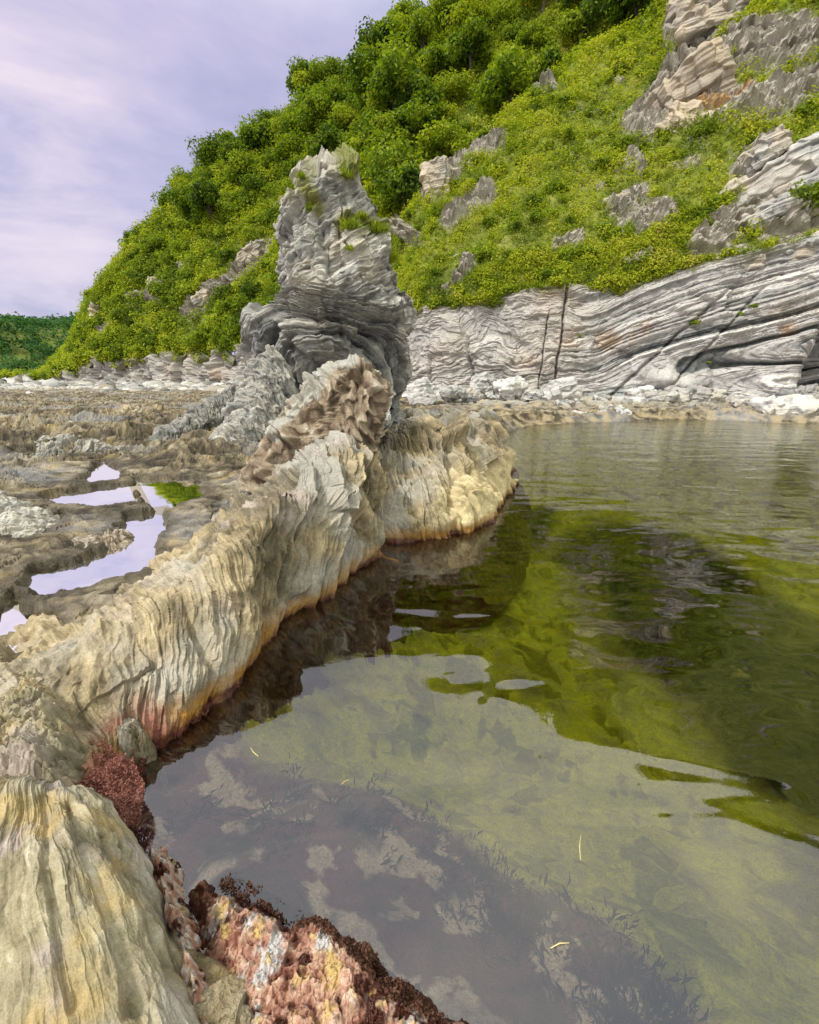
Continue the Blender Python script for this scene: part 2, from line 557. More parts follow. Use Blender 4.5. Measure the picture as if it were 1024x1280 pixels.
def hill_at(px, py, vmax=6.4, vmin=.9):
    d = np.hypot(HILL['px'] - px, HILL['py'] - py) + (HILL['v'] > vmax) * 1e5 + (HILL['v'] < vmin) * 1e5
    k = np.unravel_index(np.argmin(d), d.shape)
    near = d < d[k] + 2.5
    Y = np.where(near, np.hypot(HILL['P'][..., 0], HILL['P'][..., 1]), 1e9)
    k = np.unravel_index(np.argmin(Y), Y.shape)
    return HILL['P'][k], HILL['N'][k]

def build_cliff():
    az = dens(-46, 80, int(1500 * RES), -5, 47, 7)
    t = np.concatenate([np.linspace(-.12, 1, int(300 * RES)), 1 + np.linspace(.01, .22, 30)])
    cp = column(az)
    rf, zf = cp[:, 0, 0], cp[:, 0, 1]
    rt, zt = cp[:, 1, 0], cp[:, 1, 1]
    zt = zt + sst(-6, -14, az) * fbm(V3(az * .9, 0 * az, 0 * az), 3, seed=39) * 1.5
    T = np.clip(t, 0, 1)[None]
    lean = T ** 1.3
    r = rf[:, None] + (rt - rf)[:, None] * lean + np.clip(t - 1, 0, 1)[None] * 8
    z = zf[:, None] + (zt - zf)[:, None] * t[None] - np.clip(t - 1, 0, 1)[None] * (zt - zf)[:, None] * 2.6
    a = np.radians(az)[:, None]
    P = np.stack([r * np.sin(a), r * np.cos(a), z], -1)
    xc = np.linalg.norm(np.diff(P[:, 60], axis=0, prepend=P[:1, 60]), axis=-1).cumsum()
    xc = (xc - np.interp(12.4, az, xc))[:, None] + 0 * z      # metres along the face from bearing 12.4
    N = normals(P)
    if (N[..., 1]).mean() > 0:
        N = -N
    n0 = fbm(V3(xc * .22, z * .3, 0), 3, seed=31)
    n1 = fbm(V3(xc * .8, z * 1.0, 3), 4, seed=35)
    n2 = fbm(P * 3.0, 4, seed=38)
    right = sst(2.0, 5.0, xc)
    # folded beds: gentle and convolute on the left, sweeping up to the right on the right
    sl = z - .12 * xc + .16 * np.sin(xc * .8 + z * .5 + n0 * 3) + n0 * 1.1 + n1 * .38
    up = np.clip(xc - 4.0, 0, 30)
    sr = z - .36 * up * sst(.2, 2.4, z - .10 * up) + .25 * np.sin(xc * .5 + 1.0) + n0 * .28 + n1 * .05
    steep = sst(-9, -13, xc)
    sl = sl * (1 - steep) + (z * .45 - xc * .55 + n0 * 1.3 + n1 * .4) * steep
    s = sl * (1 - right) + sr * right
    amp = .5 + .5 * sst(-.4, .4, n1)
    b1, b2, b3 = strata(s * 2.2, 1), strata(s * 5.6, 2), strata(s * 13., 3)
    D = (b1 - .5) * .30 * (.22 + .78 * right + 2.2 * steep) + (b2 - .5) * .14 * amp * (.45 + .55 * right) + (b3 - .5) * .05 * amp
    bl = facet(V3(xc * .45 + n1 * .3, z * .55 + .15 * xc, r * .3), 3, .45)
    bl2 = facet(V3(xc * 1.3 + n1 * .3, z * 1.6 + .3 * xc, r * .3), 8, .45)
    D = D + bl * .16 + bl2 * .07 * (1 - .4 * right) + n0 * .35 + n2 * .035
    g1 = groove(s * 2.9, 71, .07)
    g2 = groove(s * 8., 72, .12)
    gm = (.25 + .75 * sst(-.3, .3, n1)) * (.7 + .3 * right)
    jn = groove(xc * .9 - z * .5 + n0 * 1.5, 73, .03) * sst(.1, .5, n1) * .8 + groove(xc * .7 + z * .6 + n0 * 1.2, 74, .03) * sst(.15, .5, -n1) * .8
    D = D - (g1 * .13 + g2 * .05) * gm - jn * .05 + steep * (facet(V3(xc * .55 - z * .3, z * .35, 3), 12, .6) * .55 + facet(V3(xc * 1.4 - z * .8, z * .8, 3), 13, .6) * .2) + facet(V3(xc * .8, s * 3.4, 2), 18, .5) * .05 + facet(V3(xc * 2.2, s * 9, 2), 19, .5) * .022
    def crack(x0, w, dep, lean=0., z0=-1, z1=9):
        q = xc - x0 - lean * (z - 2) - n1 * .12
        return -dep * np.exp(-(q / w) ** 2) * sst(z0, z0 + .5, z) * (1 - sst(z1 - .6, z1, z))
    D = D + crack(2.55, .06, .40, .03) + crack(1.75, .035, .22, .03, .5, 5) + crack(-1.9, .08, .3, -.25, .5, 4) + crack(-4.6, .12, .4, .1, 0, 3)
    D = D + crack(6.8, .10, .3, .9, 0, 6) + crack(9.0, .08, .25, .7, 0, 6) + crack(14.7, .5, 2.2, .05, .4, 4.8) + crack(15.4, .5, 1.8, .05, .3, 4.4)
    dark1 = np.exp(-((s - 1.55) / .10) ** 2) * sst(4.5, 7, xc)
    dark2 = np.exp(-((s - .62) / .09) ** 2) * sst(6, 8.5, xc)
    dark3 = np.exp(-((s - 2.6) / .06) ** 2) * sst(3, 5, xc) * .6
    wh = np.exp(-((s - 1.33) / .07) ** 2) * sst(4.5, 7, xc) + np.exp(-((s - .43) / .06) ** 2) * sst(6, 8.5, xc)
    D = D - (dark1 + dark2 + dark3) * .22 + wh * .12
    D = D * sst(-.15, .1, t[None] + 0 * xc) + 0.4 * np.clip(1 - z / 1.5, 0, 1) ** 2 * (1 + n1)
    P2 = P + N * D[..., None]
    b4 = strata(s * 19., 4, .5)
    tone = .46 + .16 * (b4 - .5) - (.24 * g1 + .16 * g2) * gm + (.34 * (b2 - .5) + .24 * (b3 - .5) + .15 * (b1 - .5)) * (.65 + .35 * right) + n1 * .16 + .12 * n2  # recess shade of the bed partings is painted into the tone
    tone = tone - .55 * (dark1 + dark2 + dark3) + .4 * wh
    px, py = proj(P)
    far = sst(0, -14, xc)
    att = dict(tone=np.clip(tone, 0, 1),
               tan=np.clip((1 - right) * .3 + n0 * .4, 0, 1) * .6 * (1 - sst(.95, .3, z) * .5),
               ochre=np.clip(capsules(px, py, [(755, 425, 800, 412, 13), (985, 410, 1000, 440, 8)], .9) * sst(-.3, .5, n1 + n2 * .5) * .6 + sst(.25, .7, n0 + n1 * .4) * .35 * (1 - sst(2, 4, z) * .3), 0, 1),
               pale=np.clip(np.clip(1.3 - z, 0, 1) * (.7 + n1), 0, 1),
               moss=np.clip(sst(.93, 1.03, t[None] + n1 * .12) * .7, 0, 1))
    global CLIFFP
    CLIFFP = P2
    me = raw_mesh('cliff', P2, grid_faces(*P2.shape[:2]), M_CLIFF, att, smooth=False)
    tag(add('cliff', me), kind='structure')

build_cliff()

# ------------------------------------------------------------------ shore: tidal flats, pool bed, shelf below the cliff
POOL = [(-1.15, 1.2), (-1.25, 1.45), (-1.1, 1.85), (-1.0, 2.5), (-.75, 3.1), (-.45, 3.8), (.1, 4.7), (.8, 5.4), (1.1, 6.4), (1.3, 7.6), (1.7, 9.2),
        (2.6, 12.2), (4.2, 14.6), (6.5, 15.5), (8.5, 16.0), (11.5, 16.4), (13.0, 15.6), (15, 14.8), (19, 14.2), (40, 13), (40, -14), (6, -5), (2.2, -.9), (.9, -.05), (.35, .40),
        (.05, .58), (-.12, .70), (-.3, .86), (-.45, .98), (-.62, .98), (-.75, .88), (-.9, 1.0)]
PZ = .2
PUDDLE = [[(95, 606), (130, 577), (148, 588), (151, 600), (120, 605)],
          [(48, 622), (100, 612), (163, 606), (174, 632), (120, 638), (75, 634)],
          [(30, 738), (45, 712), (80, 712), (130, 690), (150, 665), (160, 647), (200, 641), (207, 660), (192, 690), (202, 702), (180, 722), (150, 728), (110, 737), (60, 750)],
          [(46, 664), (60, 650), (82, 645), (72, 666), (55, 672)],
          [(-10, 806), (6, 770), (20, 745), (30, 775), (62, 790), (20, 818)],
          [(168, 600), (250, 598), (256, 622), (215, 640), (182, 634)]]
PUDDLE = [[tuple(onz(x, y, PZ)[:2]) for x, y in p] for p in PUDDLE]
WEEDZ = [onz(x, y, -.35)[:2] for x, y in [(150, 960), (260, 945), (380, 975), (470, 965), (520, 1005), (600, 1055), (700, 1140), (860, 1300), (900, 1500), (200, 1500), (190, 1130)]]
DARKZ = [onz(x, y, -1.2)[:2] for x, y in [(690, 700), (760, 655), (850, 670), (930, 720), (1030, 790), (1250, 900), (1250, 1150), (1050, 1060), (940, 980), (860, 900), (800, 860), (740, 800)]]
BANKZ = [onz(x, y, -.6)[:2] for x, y in [(230, 960), (300, 870), (380, 780), (470, 700), (560, 650), (700, 610), (690, 660), (600, 700), (540, 740), (480, 790), (430, 850), (330, 930)]]  # bank's reflection and shade, with some weed, painted into the bed colour

MOUNDS = [(*onz(px, py, -.8)[:2], h, w) for px, py, h, w in [(785, 715, .55, .42), (830, 790, .35, .26), (930, 840, .3, .3), (560, 690, .4, .4)]]

def ground_z(x, y, full=True):
    sd = poly_sd(x, y, POOL)
    n0 = fbm(V3(x * .35, y * .6, 0), 4, seed=50)
    wob = fbm(V3(x * 1.6, y * 1.6, 5), 3, seed=54)
    sdw = sd + wob * .10 * np.clip(.4 + y * .12, .3, 2)
    r = np.hypot(x, y)
    # land
    s = y * .9 + x * .35 + n0 * .9
    br = np.clip(r * .13, .35, 1.0)
    ani = fbm(V3(x * .8, y * 2.6, 1), 5, seed=60, ridged=True)
    lay = strata(s * 1.6, 11, .5) * .5 + strata(s * 4.3, 12, .5) * .3 + strata(s * 11, 13, .5) * .16
    blk = facet(V3(x * 2.4 + n0, y * 3.0, 0), 14, .5)
    blk2 = facet(V3(x * 7 + n0, y * 8.0, 0), 15, .5)
    fine = fbm(V3(x * 5, y * 7, 2), 5, seed=66)
    hump = np.maximum(fbm(V3(x * .42, y * 1.1, 3), 4, seed=62), -.15)
    saw = s * 2.3 + fine * .15
    saw = (saw - np.floor(saw))
    saw = saw * sst(1.0, .85, saw)
    land = .30 + (n0 * .07 + hump * .42 * (.6 + .8 * sst(5, 9, r) * sst(22, 14, r)) + (lay - .5) * .08 + saw * .06 + ani * .05) * br + blk * .055 * sst(14, 6, r) + blk2 * .016 + fine * .016 - groove(s * 2.6 + fine * .3, 95, .08) * .04 * br - groove(s * 8 + fine * .5, 96, .14) * .012 * br + facet(V3(x * 5, s * 13, 0), 17, .5) * .020 + facet(V3(x * 14, s * 30, 0), 16, .5) * .007
    land = land - .32 * sst(2.0, 1.2, r)
    land = land + sst(14, 60, r) * .1
    farside = sst(12, 15, y) * sst(0, 4, x - 1.5 * 0)          # the shelf in front of the cliff
    shelf = .16 + .018 * np.clip(y - 15, 0, 12) + lay * .10 + n0 * .10 + fine * .04 + .05 * ani + hump * .25 + blk * .05 + saw * .06
    land = land * (1 - farside) + shelf * farside
    up = sst(-.05, .35 + .6 * farside, sdw)
    # pool bed
    near = sst(2.6, .9, y) * sst(3.5, 1.0, x)
    dep = np.clip(-sdw, 0, 40)
    bed_far = -1.15 * (1 - np.exp(-dep * 1.5)) - .25 * sst(2, 7, dep)
    bed_near = -.42 * dep - .12 * dep ** 2 * .5 - .02
    bed = bed_far * (1 - near) + np.maximum(bed_near, -1.2) * near
    rocks = fbm(V3(x * 1.1, y * 1.1, 7), 4, seed=70)
    for bx, by, bh, bw in MOUNDS:
        bed = bed + bh * np.exp(-((x - bx) ** 2 + (y - by) ** 2) / bw ** 2 * (1 + .6 * rocks)) * sst(0, .4, dep)
    bed = bed + (rocks * .16 + .05 * ani + blk * .03) * sst(0, .5, dep) + fine * .04
    z = np.where(sdw > 0, land * up + (1 - up) * -.02, bed)
    pm = np.full(x.shape, 9., f32)
    for p in PUDDLE:
        pm = np.minimum(pm, poly_sd(x, y, p))
    damp = sst(-.05, 1.5, pm) * .8 + .2
    z = np.where((r < 9) & (sdw > 0), np.minimum(z, PZ + .035 + (z - PZ - .035) * damp), z)
    pmw = pm + fine * .10 + wob * .07
    basin = PZ - .10 - .12 * sst(0, .25, -pmw) + fine * .02
    k = sst(.05, -.06, pmw)
    z = z * (1 - k) + np.minimum(z, basin) * k
    rim = np.exp(-((pm - .16) / .14) ** 2) * (r < 9) * (sd > .3)
    # camera stands on rock just behind the frame
    return dict(z=z, sd=sdw, n0=n0, fine=fine, lay=lay, ani=ani, blk=blk, blk2=blk2, far=farside, pm=pm, rocks=rocks, r=r, s=s, wob=wob, dep=dep, near=near)

def build_ground():
    az = np.radians(dens(-115, 115, int(1050 * RES), -47, 47, 8))
    r = np.concatenate([.32 * (140 / .32) ** (np.linspace(0, 1, int(1180 * RES))), np.linspace(150, 420, 20)])
    A, R = np.meshgrid(az, r, indexing='ij')
    x, y = (R * np.sin(A)).astype(f32), (R * np.cos(A)).astype(f32)
    g = ground_z(x, y)
    z = g['z'].copy()
    z = np.where(R > 130, .3 - .0 * R, z)
    P = np.stack([x, y, z], -1)
    sd = g['sd']
    inp = sd < 0
    wz = sst(.12, -.15, poly_sd(x, y, WEEDZ) + g['wob'] * .16 + g['fine'] * .06)
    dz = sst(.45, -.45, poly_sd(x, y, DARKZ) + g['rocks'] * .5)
    bz = sst(.25, -.25, poly_sd(x, y, BANKZ) + g['rocks'] * .2)
    m1 = fbm(V3(x * 2.5, y * 2.5, 9), 5, seed=80)
    m2 = fbm(V3(x * 9, y * 9, 4), 4, seed=84)
    sub = np.where(inp, 1., 0.) * sst(0, .04, g['dep'])
    brown_patch = sst(.25, .6, g['rocks'])
    tone = .27 + .10 * facet(V3(x * 5, g['s'] * 13, 0), 17, .5) - .25 * groove(g['s'] * 2.6 + g['fine'] * .4, 95, .1) - .15 * groove(g['s'] * 8 + g['fine'] * .8, 96, .16) + .5 * (g['lay'] - .45) + .25 * g['ani'] + .26 * m1 + .2 * m2 + .16 * g['blk2']  # crevice shade painted dark along the groove lines
    f5, f12 = facet(V3(x * 4.5 + m1 * .5, y * 4.5, 3), 5, .3), facet(V3(x * 11 + m1 * .6, y * 11, 3), 6, .3)
    tone = np.where(inp, .75 + .25 * m1, tone)
    greyf = sst(.0, .55, g['n0'] + .4 * m1) * (1 - sub)
    mnd = np.zeros(x.shape, f32)
    for bx, by, bh, bw in MOUNDS[:3]:
        mnd = np.maximum(mnd, np.exp(-((x - bx) ** 2 + (y - by) ** 2) / (bw * .45) ** 2 * (1 + .8 * m1)) * sst(-.2, .3, m2))
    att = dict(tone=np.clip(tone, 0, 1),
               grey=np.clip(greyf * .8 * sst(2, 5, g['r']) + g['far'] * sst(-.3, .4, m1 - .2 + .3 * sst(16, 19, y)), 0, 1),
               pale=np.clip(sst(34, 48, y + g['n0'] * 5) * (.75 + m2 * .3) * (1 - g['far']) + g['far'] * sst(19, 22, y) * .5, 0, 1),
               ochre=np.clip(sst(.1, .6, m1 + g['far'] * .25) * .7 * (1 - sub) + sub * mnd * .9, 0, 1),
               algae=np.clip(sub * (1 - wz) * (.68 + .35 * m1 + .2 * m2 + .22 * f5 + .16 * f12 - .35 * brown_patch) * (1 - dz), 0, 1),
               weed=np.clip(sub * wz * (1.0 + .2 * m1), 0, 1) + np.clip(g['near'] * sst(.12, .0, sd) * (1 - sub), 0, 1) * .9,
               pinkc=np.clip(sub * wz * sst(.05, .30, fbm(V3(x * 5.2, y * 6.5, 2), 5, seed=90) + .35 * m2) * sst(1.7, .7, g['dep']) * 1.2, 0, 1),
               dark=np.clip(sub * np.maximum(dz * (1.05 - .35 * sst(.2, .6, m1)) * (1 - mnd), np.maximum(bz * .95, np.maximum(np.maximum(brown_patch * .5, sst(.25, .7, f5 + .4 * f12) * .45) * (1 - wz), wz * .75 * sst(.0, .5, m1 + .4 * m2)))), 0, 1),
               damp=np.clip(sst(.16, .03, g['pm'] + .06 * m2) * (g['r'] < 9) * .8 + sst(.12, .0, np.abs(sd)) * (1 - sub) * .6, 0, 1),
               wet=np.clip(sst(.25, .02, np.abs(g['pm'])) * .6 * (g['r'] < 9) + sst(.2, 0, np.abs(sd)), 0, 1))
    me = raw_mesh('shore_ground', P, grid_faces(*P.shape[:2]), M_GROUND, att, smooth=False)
    tag(add('shore_ground', me), kind='structure')

build_ground()

# ------------------------------------------------------------------ water
def water_mat(name, tint, dens_=None, calm=1.0, ior=2.05):
    m = NT(name)
    pos = m.n('ShaderNodeNewGeometry').outputs['Position']
    sep = m.n('ShaderNodeSeparateXYZ')
    m.l(pos, sep.inputs[0])
    mp = m.n('ShaderNodeMapping')
    mp.inputs['Scale'].default_value = (.75, 1.6, 1)
    mp.inputs['Rotation'].default_value = (0, 0, .25)
    m.l(pos, mp.inputs['Vector'])
    swell = m.noise(mp.outputs[0], 1.15, 2, .45, .4)
    rip = m.noise(mp.outputs[0], 5.5, 3, .55, .6)
    far = m.math('MULTIPLY', m.math('SUBTRACT', sep.outputs[1], 3.0), .16, True)
    farc = m.math('POWER', far, 1.4)
    h = m.math('ADD', m.math('MULTIPLY', swell, .032 * calm), m.math('MULTIPLY', m.math('MULTIPLY', rip, farc), .010 * calm))
    bp = m.n('ShaderNodeBump', i_Strength=1.0, i_Distance=1.0)
    m.l(h, bp.inputs['Height'])
    fr = m.n('ShaderNodeFresnel', i_IOR=ior)
    m.l(bp.outputs[0], fr.inputs['Normal'])
    gl = m.n('ShaderNodeBsdfGlossy', i_Roughness=.015)
    gl.inputs['Color'].default_value = (1, 1, 1, 1)
    m.l(bp.outputs[0], gl.inputs['Normal'])
    tr = m.n('ShaderNodeBsdfTransparent')
    tr.inputs[0].default_value = tint + (1,)
    mx = m.n('ShaderNodeMixShader')
    m.l(fr.outputs[0], mx.inputs[0])
    m.l(tr.outputs[0], mx.inputs[1])
    m.l(gl.outputs[0], mx.inputs[2])
    m.l(mx.outputs[0], m.out.inputs[0])
    if dens_:
        va = m.n('ShaderNodeVolumeAbsorption', i_Density=dens_)
        va.inputs['Color'].default_value = (.78, .82, .12, 1)
        m.l(va.outputs[0], m.out.inputs['Volume'])
    return m.m

M_WATER = water_mat('pool_water', (.98, .99, .92), .22)
M_POOL = water_mat('puddle_water', (.8, .75, .5), None, .12, 3.0)

def box_mesh(name, lo, hi, mat):
    x0, y0, z0 = lo
    x1, y1, z1 = hi
    V = np.array([(x0, y0, z0), (x1, y0, z0), (x1, y1, z0), (x0, y1, z0), (x0, y0, z1), (x1, y0, z1), (x1, y1, z1), (x0, y1, z1)], float)
    F = np.array([(0, 3, 2, 1), (4, 5, 6, 7), (0, 1, 5, 4), (1, 2, 6, 5), (2, 3, 7, 6), (3, 0, 4, 7)])
    return raw_mesh(name, V, F, mat, smooth=False)

tag(add('water', box_mesh('water', (-3.2, -14, -4), (39, 19.5, 0), M_WATER)), kind='structure')
for p in PUDDLE:
    q = np.array(p)
    c = q.mean(0)
    q = c + (q - c) * 1.25
    V = np.concatenate([q, np.full((len(q), 1), PZ)], 1)
    me = bpy.data.meshes.new('tide_pool')
    me.from_pydata([tuple(map(float, k)) for k in V], [], [list(range(len(V)))])
    me.materials.append(M_POOL)
    tag(add('tide_pool', me), kind='structure')

# ------------------------------------------------------------------ the rock ridge beside the pool
RID = [  # under water, waterline, lower face, crest, back foot
    ((-.85, .95, -.5), (-1.05, 1.05, 0), (-1.2, 1.05, .12), (-1.6, .9, .27), (-2.3, .7, .12)),
    ((-.90, 1.40, -.5), (-1.12, 1.36, 0), (-1.26, 1.40, .19), (-1.75, 1.4, .33), (-2.7, 1.2, .12)),
    ((-0.80, 1.72, -0.60), (-1.02, 1.62, 0.00), (-1.17, 1.72, 0.30), (-1.50, 1.95, 0.40), (-2.50, 1.90, 0.12)),
    ((-0.62, 2.10, -0.70), (-0.90, 2.05, 0.00), (-0.98, 2.14, 0.29), (-1.10, 2.28, 0.58), (-2.35, 2.60, 0.12)),
    ((-0.50, 2.50, -0.80), (-0.80, 2.45, 0.00), (-0.86, 2.54, 0.42), (-0.95, 2.68, 0.76), (-2.15, 3.25, 0.12)),
    ((-0.25, 2.80, -0.80), (-0.58, 2.88, 0.00), (-0.67, 3.08, 0.55), (-0.82, 3.40, 0.92), (-1.95, 4.20, 0.12)),
    ((0.02, 3.15, -0.80), (-0.34, 3.35, 0.00), (-0.47, 3.62, 0.60), (-0.68, 4.05, 0.96), (-1.70, 5.00, 0.12)),
    ((0.25, 3.50, -0.80), (0.06, 3.95, 0.00), (-0.07, 4.27, 0.54), (-0.29, 4.79, 0.92), (-1.30, 5.90, 0.15)),
    ((0.90, 3.85, -0.80), (0.66, 4.25, 0.00), (0.47, 4.69, 0.62), (0.17, 5.40, 1.10), (-0.75, 6.70, 0.15)),
    ((1.55, 5.00, -0.80), (1.28, 5.35, 0.00), (1.12, 5.65, 0.56), (0.86, 6.14, 1.08), (-0.10, 7.50, 0.15)),
    ((2.00, 6.50, -0.80), (1.70, 6.60, 0.00), (1.54, 6.75, 0.50), (1.28, 7.00, 1.00), (0.60, 8.20, 0.15)),
    ((2.1, 7.8, -.8), (1.74, 7.6, 0), (1.52, 7.6, .36), (1.25, 7.65, .62), (1.0, 8.4, .08)),
    ((1.6, 8.8, -.8), (1.45, 8.4, 0), (1.36, 8.3, .18), (1.22, 8.15, .28), (1.1, 8.7, -.1))]

def build_ridge():
    K = np.array(RID, float)
    u = np.linspace(0, len(RID) - 1, int(1150 * RES))
    v = np.concatenate([np.linspace(0, 1, int(90 * RES), endpoint=False), np.linspace(1, 2, int(170 * RES), endpoint=False), np.linspace(2, 3, int(260 * RES), endpoint=False), np.linspace(3, 4, int(110 * RES))])
    P = herm(u, np.arange(len(RID)), K)            # (nu,5,3)
    kv = np.clip(v.astype(int), 0, 3)
    Pl = P[:, kv] + (P[:, kv + 1] - P[:, kv]) * (v - kv)[None, :, None]
    P = .4 * np.moveaxis(herm(v, np.arange(5), np.moveaxis(P, 1, 0)), 0, 1) + .6 * Pl
    N = normals(P)
    if N[..., 2].mean() < 0:
        N = -N
    su, sv = lens(P)
    sv = sv - sv[:, [int(90 * RES)]]               # zero on the waterline
    su = su[:, [int(200 * RES)]] + 0 * sv
    U = u[:, None] + 0 * sv
    Vv = v[None] + 0 * su
    sc = .38 + .62 * sst(2.5, 7, U)                # relief grows towards the far end
    w = fbm(P * 1.3, 3, seed=100)
    w2 = fbm(P * 4., 3, seed=104)
    q = su + (-.45 + 1.0 * sst(5.5, 9, U)) * sv + w * .10 + w2 * .014
    p1 = fbm(V3(q * 3.2, sv * .9, 0), 3, seed=110, ridged=True)
    p2 = fbm(V3(q * 10., sv * 1.8, 4), 3, seed=114, ridged=True)
    p3 = fbm(V3(q * 30., sv * 4, 8), 2, seed=118, ridged=True)
    blk = facet(V3(q * 2.4, sv * .9 + w, 1), 21, .5)
    blk2 = facet(V3(q * 6.5, sv * 1.7 + w, 1), 22, .5)
    fine = fbm(P * 14., 4, seed=122)
    mid = sst(1.05, 1.7, Vv)
    a2 = sst(-.25, .45, fbm(P * 1.3, 3, seed=126))
    big = facet(V3(q * .9 + w * .3, sv * .8, 2), 27, .6)
    big2 = facet(V3(q * 2.2 + w * .5, sv * 1.3, 4), 33, .6)
    lump = fbm(P * 1.5, 4, seed=128)
    streak = fbm(V3(q * 2.2, sv * .8, 5), 4, seed=129)
    blotch = fbm(P * 3.2, 4, seed=131)
    chip = facet(V3(q * 15, sv * 2.4, 3), 35, .6)
    chip2 = facet(V3(q * 44, sv * 7, 3), 36, .6)
    gm = sst(-.3, .4, fbm(P * 2.1, 3, seed=133))
    ledge = strata(sv * 2.6 + .55 * su + w * 1.2 + w2 * .25, 55, .6) - .5 + .5 * (strata(sv * 6.5 - .8 * su + w * 2 + w2 * .4, 56, .6) - .5)
    gr = groove(q * 4.2 + w * .6, 51, .10) * gm
    gr2 = groove(q * 13. + w * 1.5, 52, .14) * np.maximum(sst(-.2, .5, fbm(P * 3.1 + 4, 3, seed=136)), sst(6.5, 8, U) * .8)
    D = p1 * .03 * sc * (.3 + a2) + (big * .10 * sst(.8, 1.6, Vv) + big2 * .06) * sc * (1 - .5 * np.exp(-((Vv - 3) / .3) ** 2)) + lump * .05 * sst(1.2, 2., Vv) - .05 * sst(4, 5, U) * np.exp(-((Vv - 3) / .4) ** 2) + ledge * .085 * sc * mid + p2 * (.005 + .022 * a2) * sc * mid + p3 * .011 * sc * mid * (.4 + a2) + blk * .06 * sc * (1.1 - a2) + blk2 * .035 * sc + chip * .017 * (.4 + .6 * sc) + chip2 * .007 + fine * .014 - gr * .055 * sc * mid - gr2 * (.018 + .03 * sst(6.5, 8, U)) * mid
    # clefts down the pool face, knobbly back
    def cleft(u0, wd, dep, lean, lo, hi):
        return -dep * np.exp(-((U - u0 - lean * (Vv - 2) - w * .15) / wd) ** 2) * sst(lo, lo + .4, Vv) * (1 - sst(hi - .5, hi, Vv))
    D = D + cleft(6.75, .10, .20, .10, .8, 3.1) + cleft(6.1, .07, .12, .25, 1.2, 3.0) + cleft(7.9, .06, .10, .3, 1.1, 3) + cleft(4.2, .06, .06, .2, 1.2, 3) + cleft(9.3, .05, .07, .3, 1.3, 3) + cleft(2.4, .05, .05, .1, 1.2, 2.8)
    back = sst(2.75, 3.1, Vv)
    D = D + back * (fbm(P * 3., 4, seed=130, ridged=True) * .07 - .02)
    D = D * sst(0, .6, Vv) * (1 - .8 * sst(3.8, 4, Vv))
    # the sea has eaten a notch along the waterline
    D = D - .05 * np.exp(-((P[..., 2] - .0) / .05) ** 2) * (.6 + w)
    P2 = P + N * D[..., None]
    z = P2[..., 2]
    tone = .165 - .11 * sst(1.7, 2.7, Vv) * sst(3, 5, U) + .15 * p2 * mid * (.4 + a2) + .18 * p3 * mid + .40 * streak + .44 * blotch - .25 * gr - .18 * gr2 + .08 * chip + .05 * blk2 + .16 * fine + .06 * p1  # gr and gr2 paint shade of the grooves into the rock colour
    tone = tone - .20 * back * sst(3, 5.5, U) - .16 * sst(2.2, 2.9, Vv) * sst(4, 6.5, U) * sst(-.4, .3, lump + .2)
    wl = z + w2 * .05 + fine * .02
    nearw = sst(3.4, 1.2, U)
    h1 = .045 + .05 * nearw
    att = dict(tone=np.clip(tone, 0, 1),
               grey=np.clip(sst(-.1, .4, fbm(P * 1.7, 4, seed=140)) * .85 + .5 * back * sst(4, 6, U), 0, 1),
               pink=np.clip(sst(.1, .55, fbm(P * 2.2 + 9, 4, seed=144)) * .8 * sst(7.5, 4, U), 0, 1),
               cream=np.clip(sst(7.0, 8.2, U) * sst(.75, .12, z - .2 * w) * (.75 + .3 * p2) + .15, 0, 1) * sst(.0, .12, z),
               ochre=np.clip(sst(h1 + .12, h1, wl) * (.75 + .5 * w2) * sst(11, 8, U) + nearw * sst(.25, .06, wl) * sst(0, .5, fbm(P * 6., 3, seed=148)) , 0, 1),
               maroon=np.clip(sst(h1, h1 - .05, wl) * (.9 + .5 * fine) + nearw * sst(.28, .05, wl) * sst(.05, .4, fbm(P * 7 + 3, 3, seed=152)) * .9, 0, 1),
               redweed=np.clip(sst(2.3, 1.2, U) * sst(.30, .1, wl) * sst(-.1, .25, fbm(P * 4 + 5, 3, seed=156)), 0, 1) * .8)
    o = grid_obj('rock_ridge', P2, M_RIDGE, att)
    tag(o, 'long tan ribbed rock ridge slanting along the left edge of the green pool', 'rock')
    return P2

RIDP = build_ridge()

# ------------------------------------------------------------------ lofted rocks (stack, blocks): rows of (pixel y, left, right) at a distance, real depth given
def loft(rows, Y, front, back, nz, nt, expo=2.6):
    """rows: (py, xl, xr); front/back: depth functions of height. Closed sides, level rings"""
    Z = []
    L = []
    R = []
    for py, xl, xr in rows:
        a, b = at(xl, py, Y), at(xr, py, Y)
        Z.append(a[2])
        L.append(a[0])
        R.append(b[0])
    Z, L, R = map(np.array, (Z, L, R))
    k = np.argsort(Z)
    Z, L, R = Z[k], L[k], R[k]
    z = np.linspace(Z[0], Z[-1], nz)
    l, r = herm(z, Z, L), herm(z, Z, R)
    th = np.linspace(0, 2 * math.pi, nt, endpoint=False) + math.pi / 2
    # denser sampling on the camera side
    th = th + .55 * np.sin(th - math.pi / 2) * -1
    c, s = np.cos(th), np.sin(th)
    e = 2 / expo
    cx = np.sign(c) * np.abs(c) ** e
    sy = np.sign(s) * np.abs(s) ** e
    X = (l + r)[None] / 2 + cx[:, None] * ((r - l) / 2)[None]
    f, b = front(z)[None], back(z)[None]
    Yy = (f + b) / 2 + sy[:, None] * (b - f) / 2
    return np.stack([X, Yy, np.broadcast_to(z[None], X.shape)], -1)

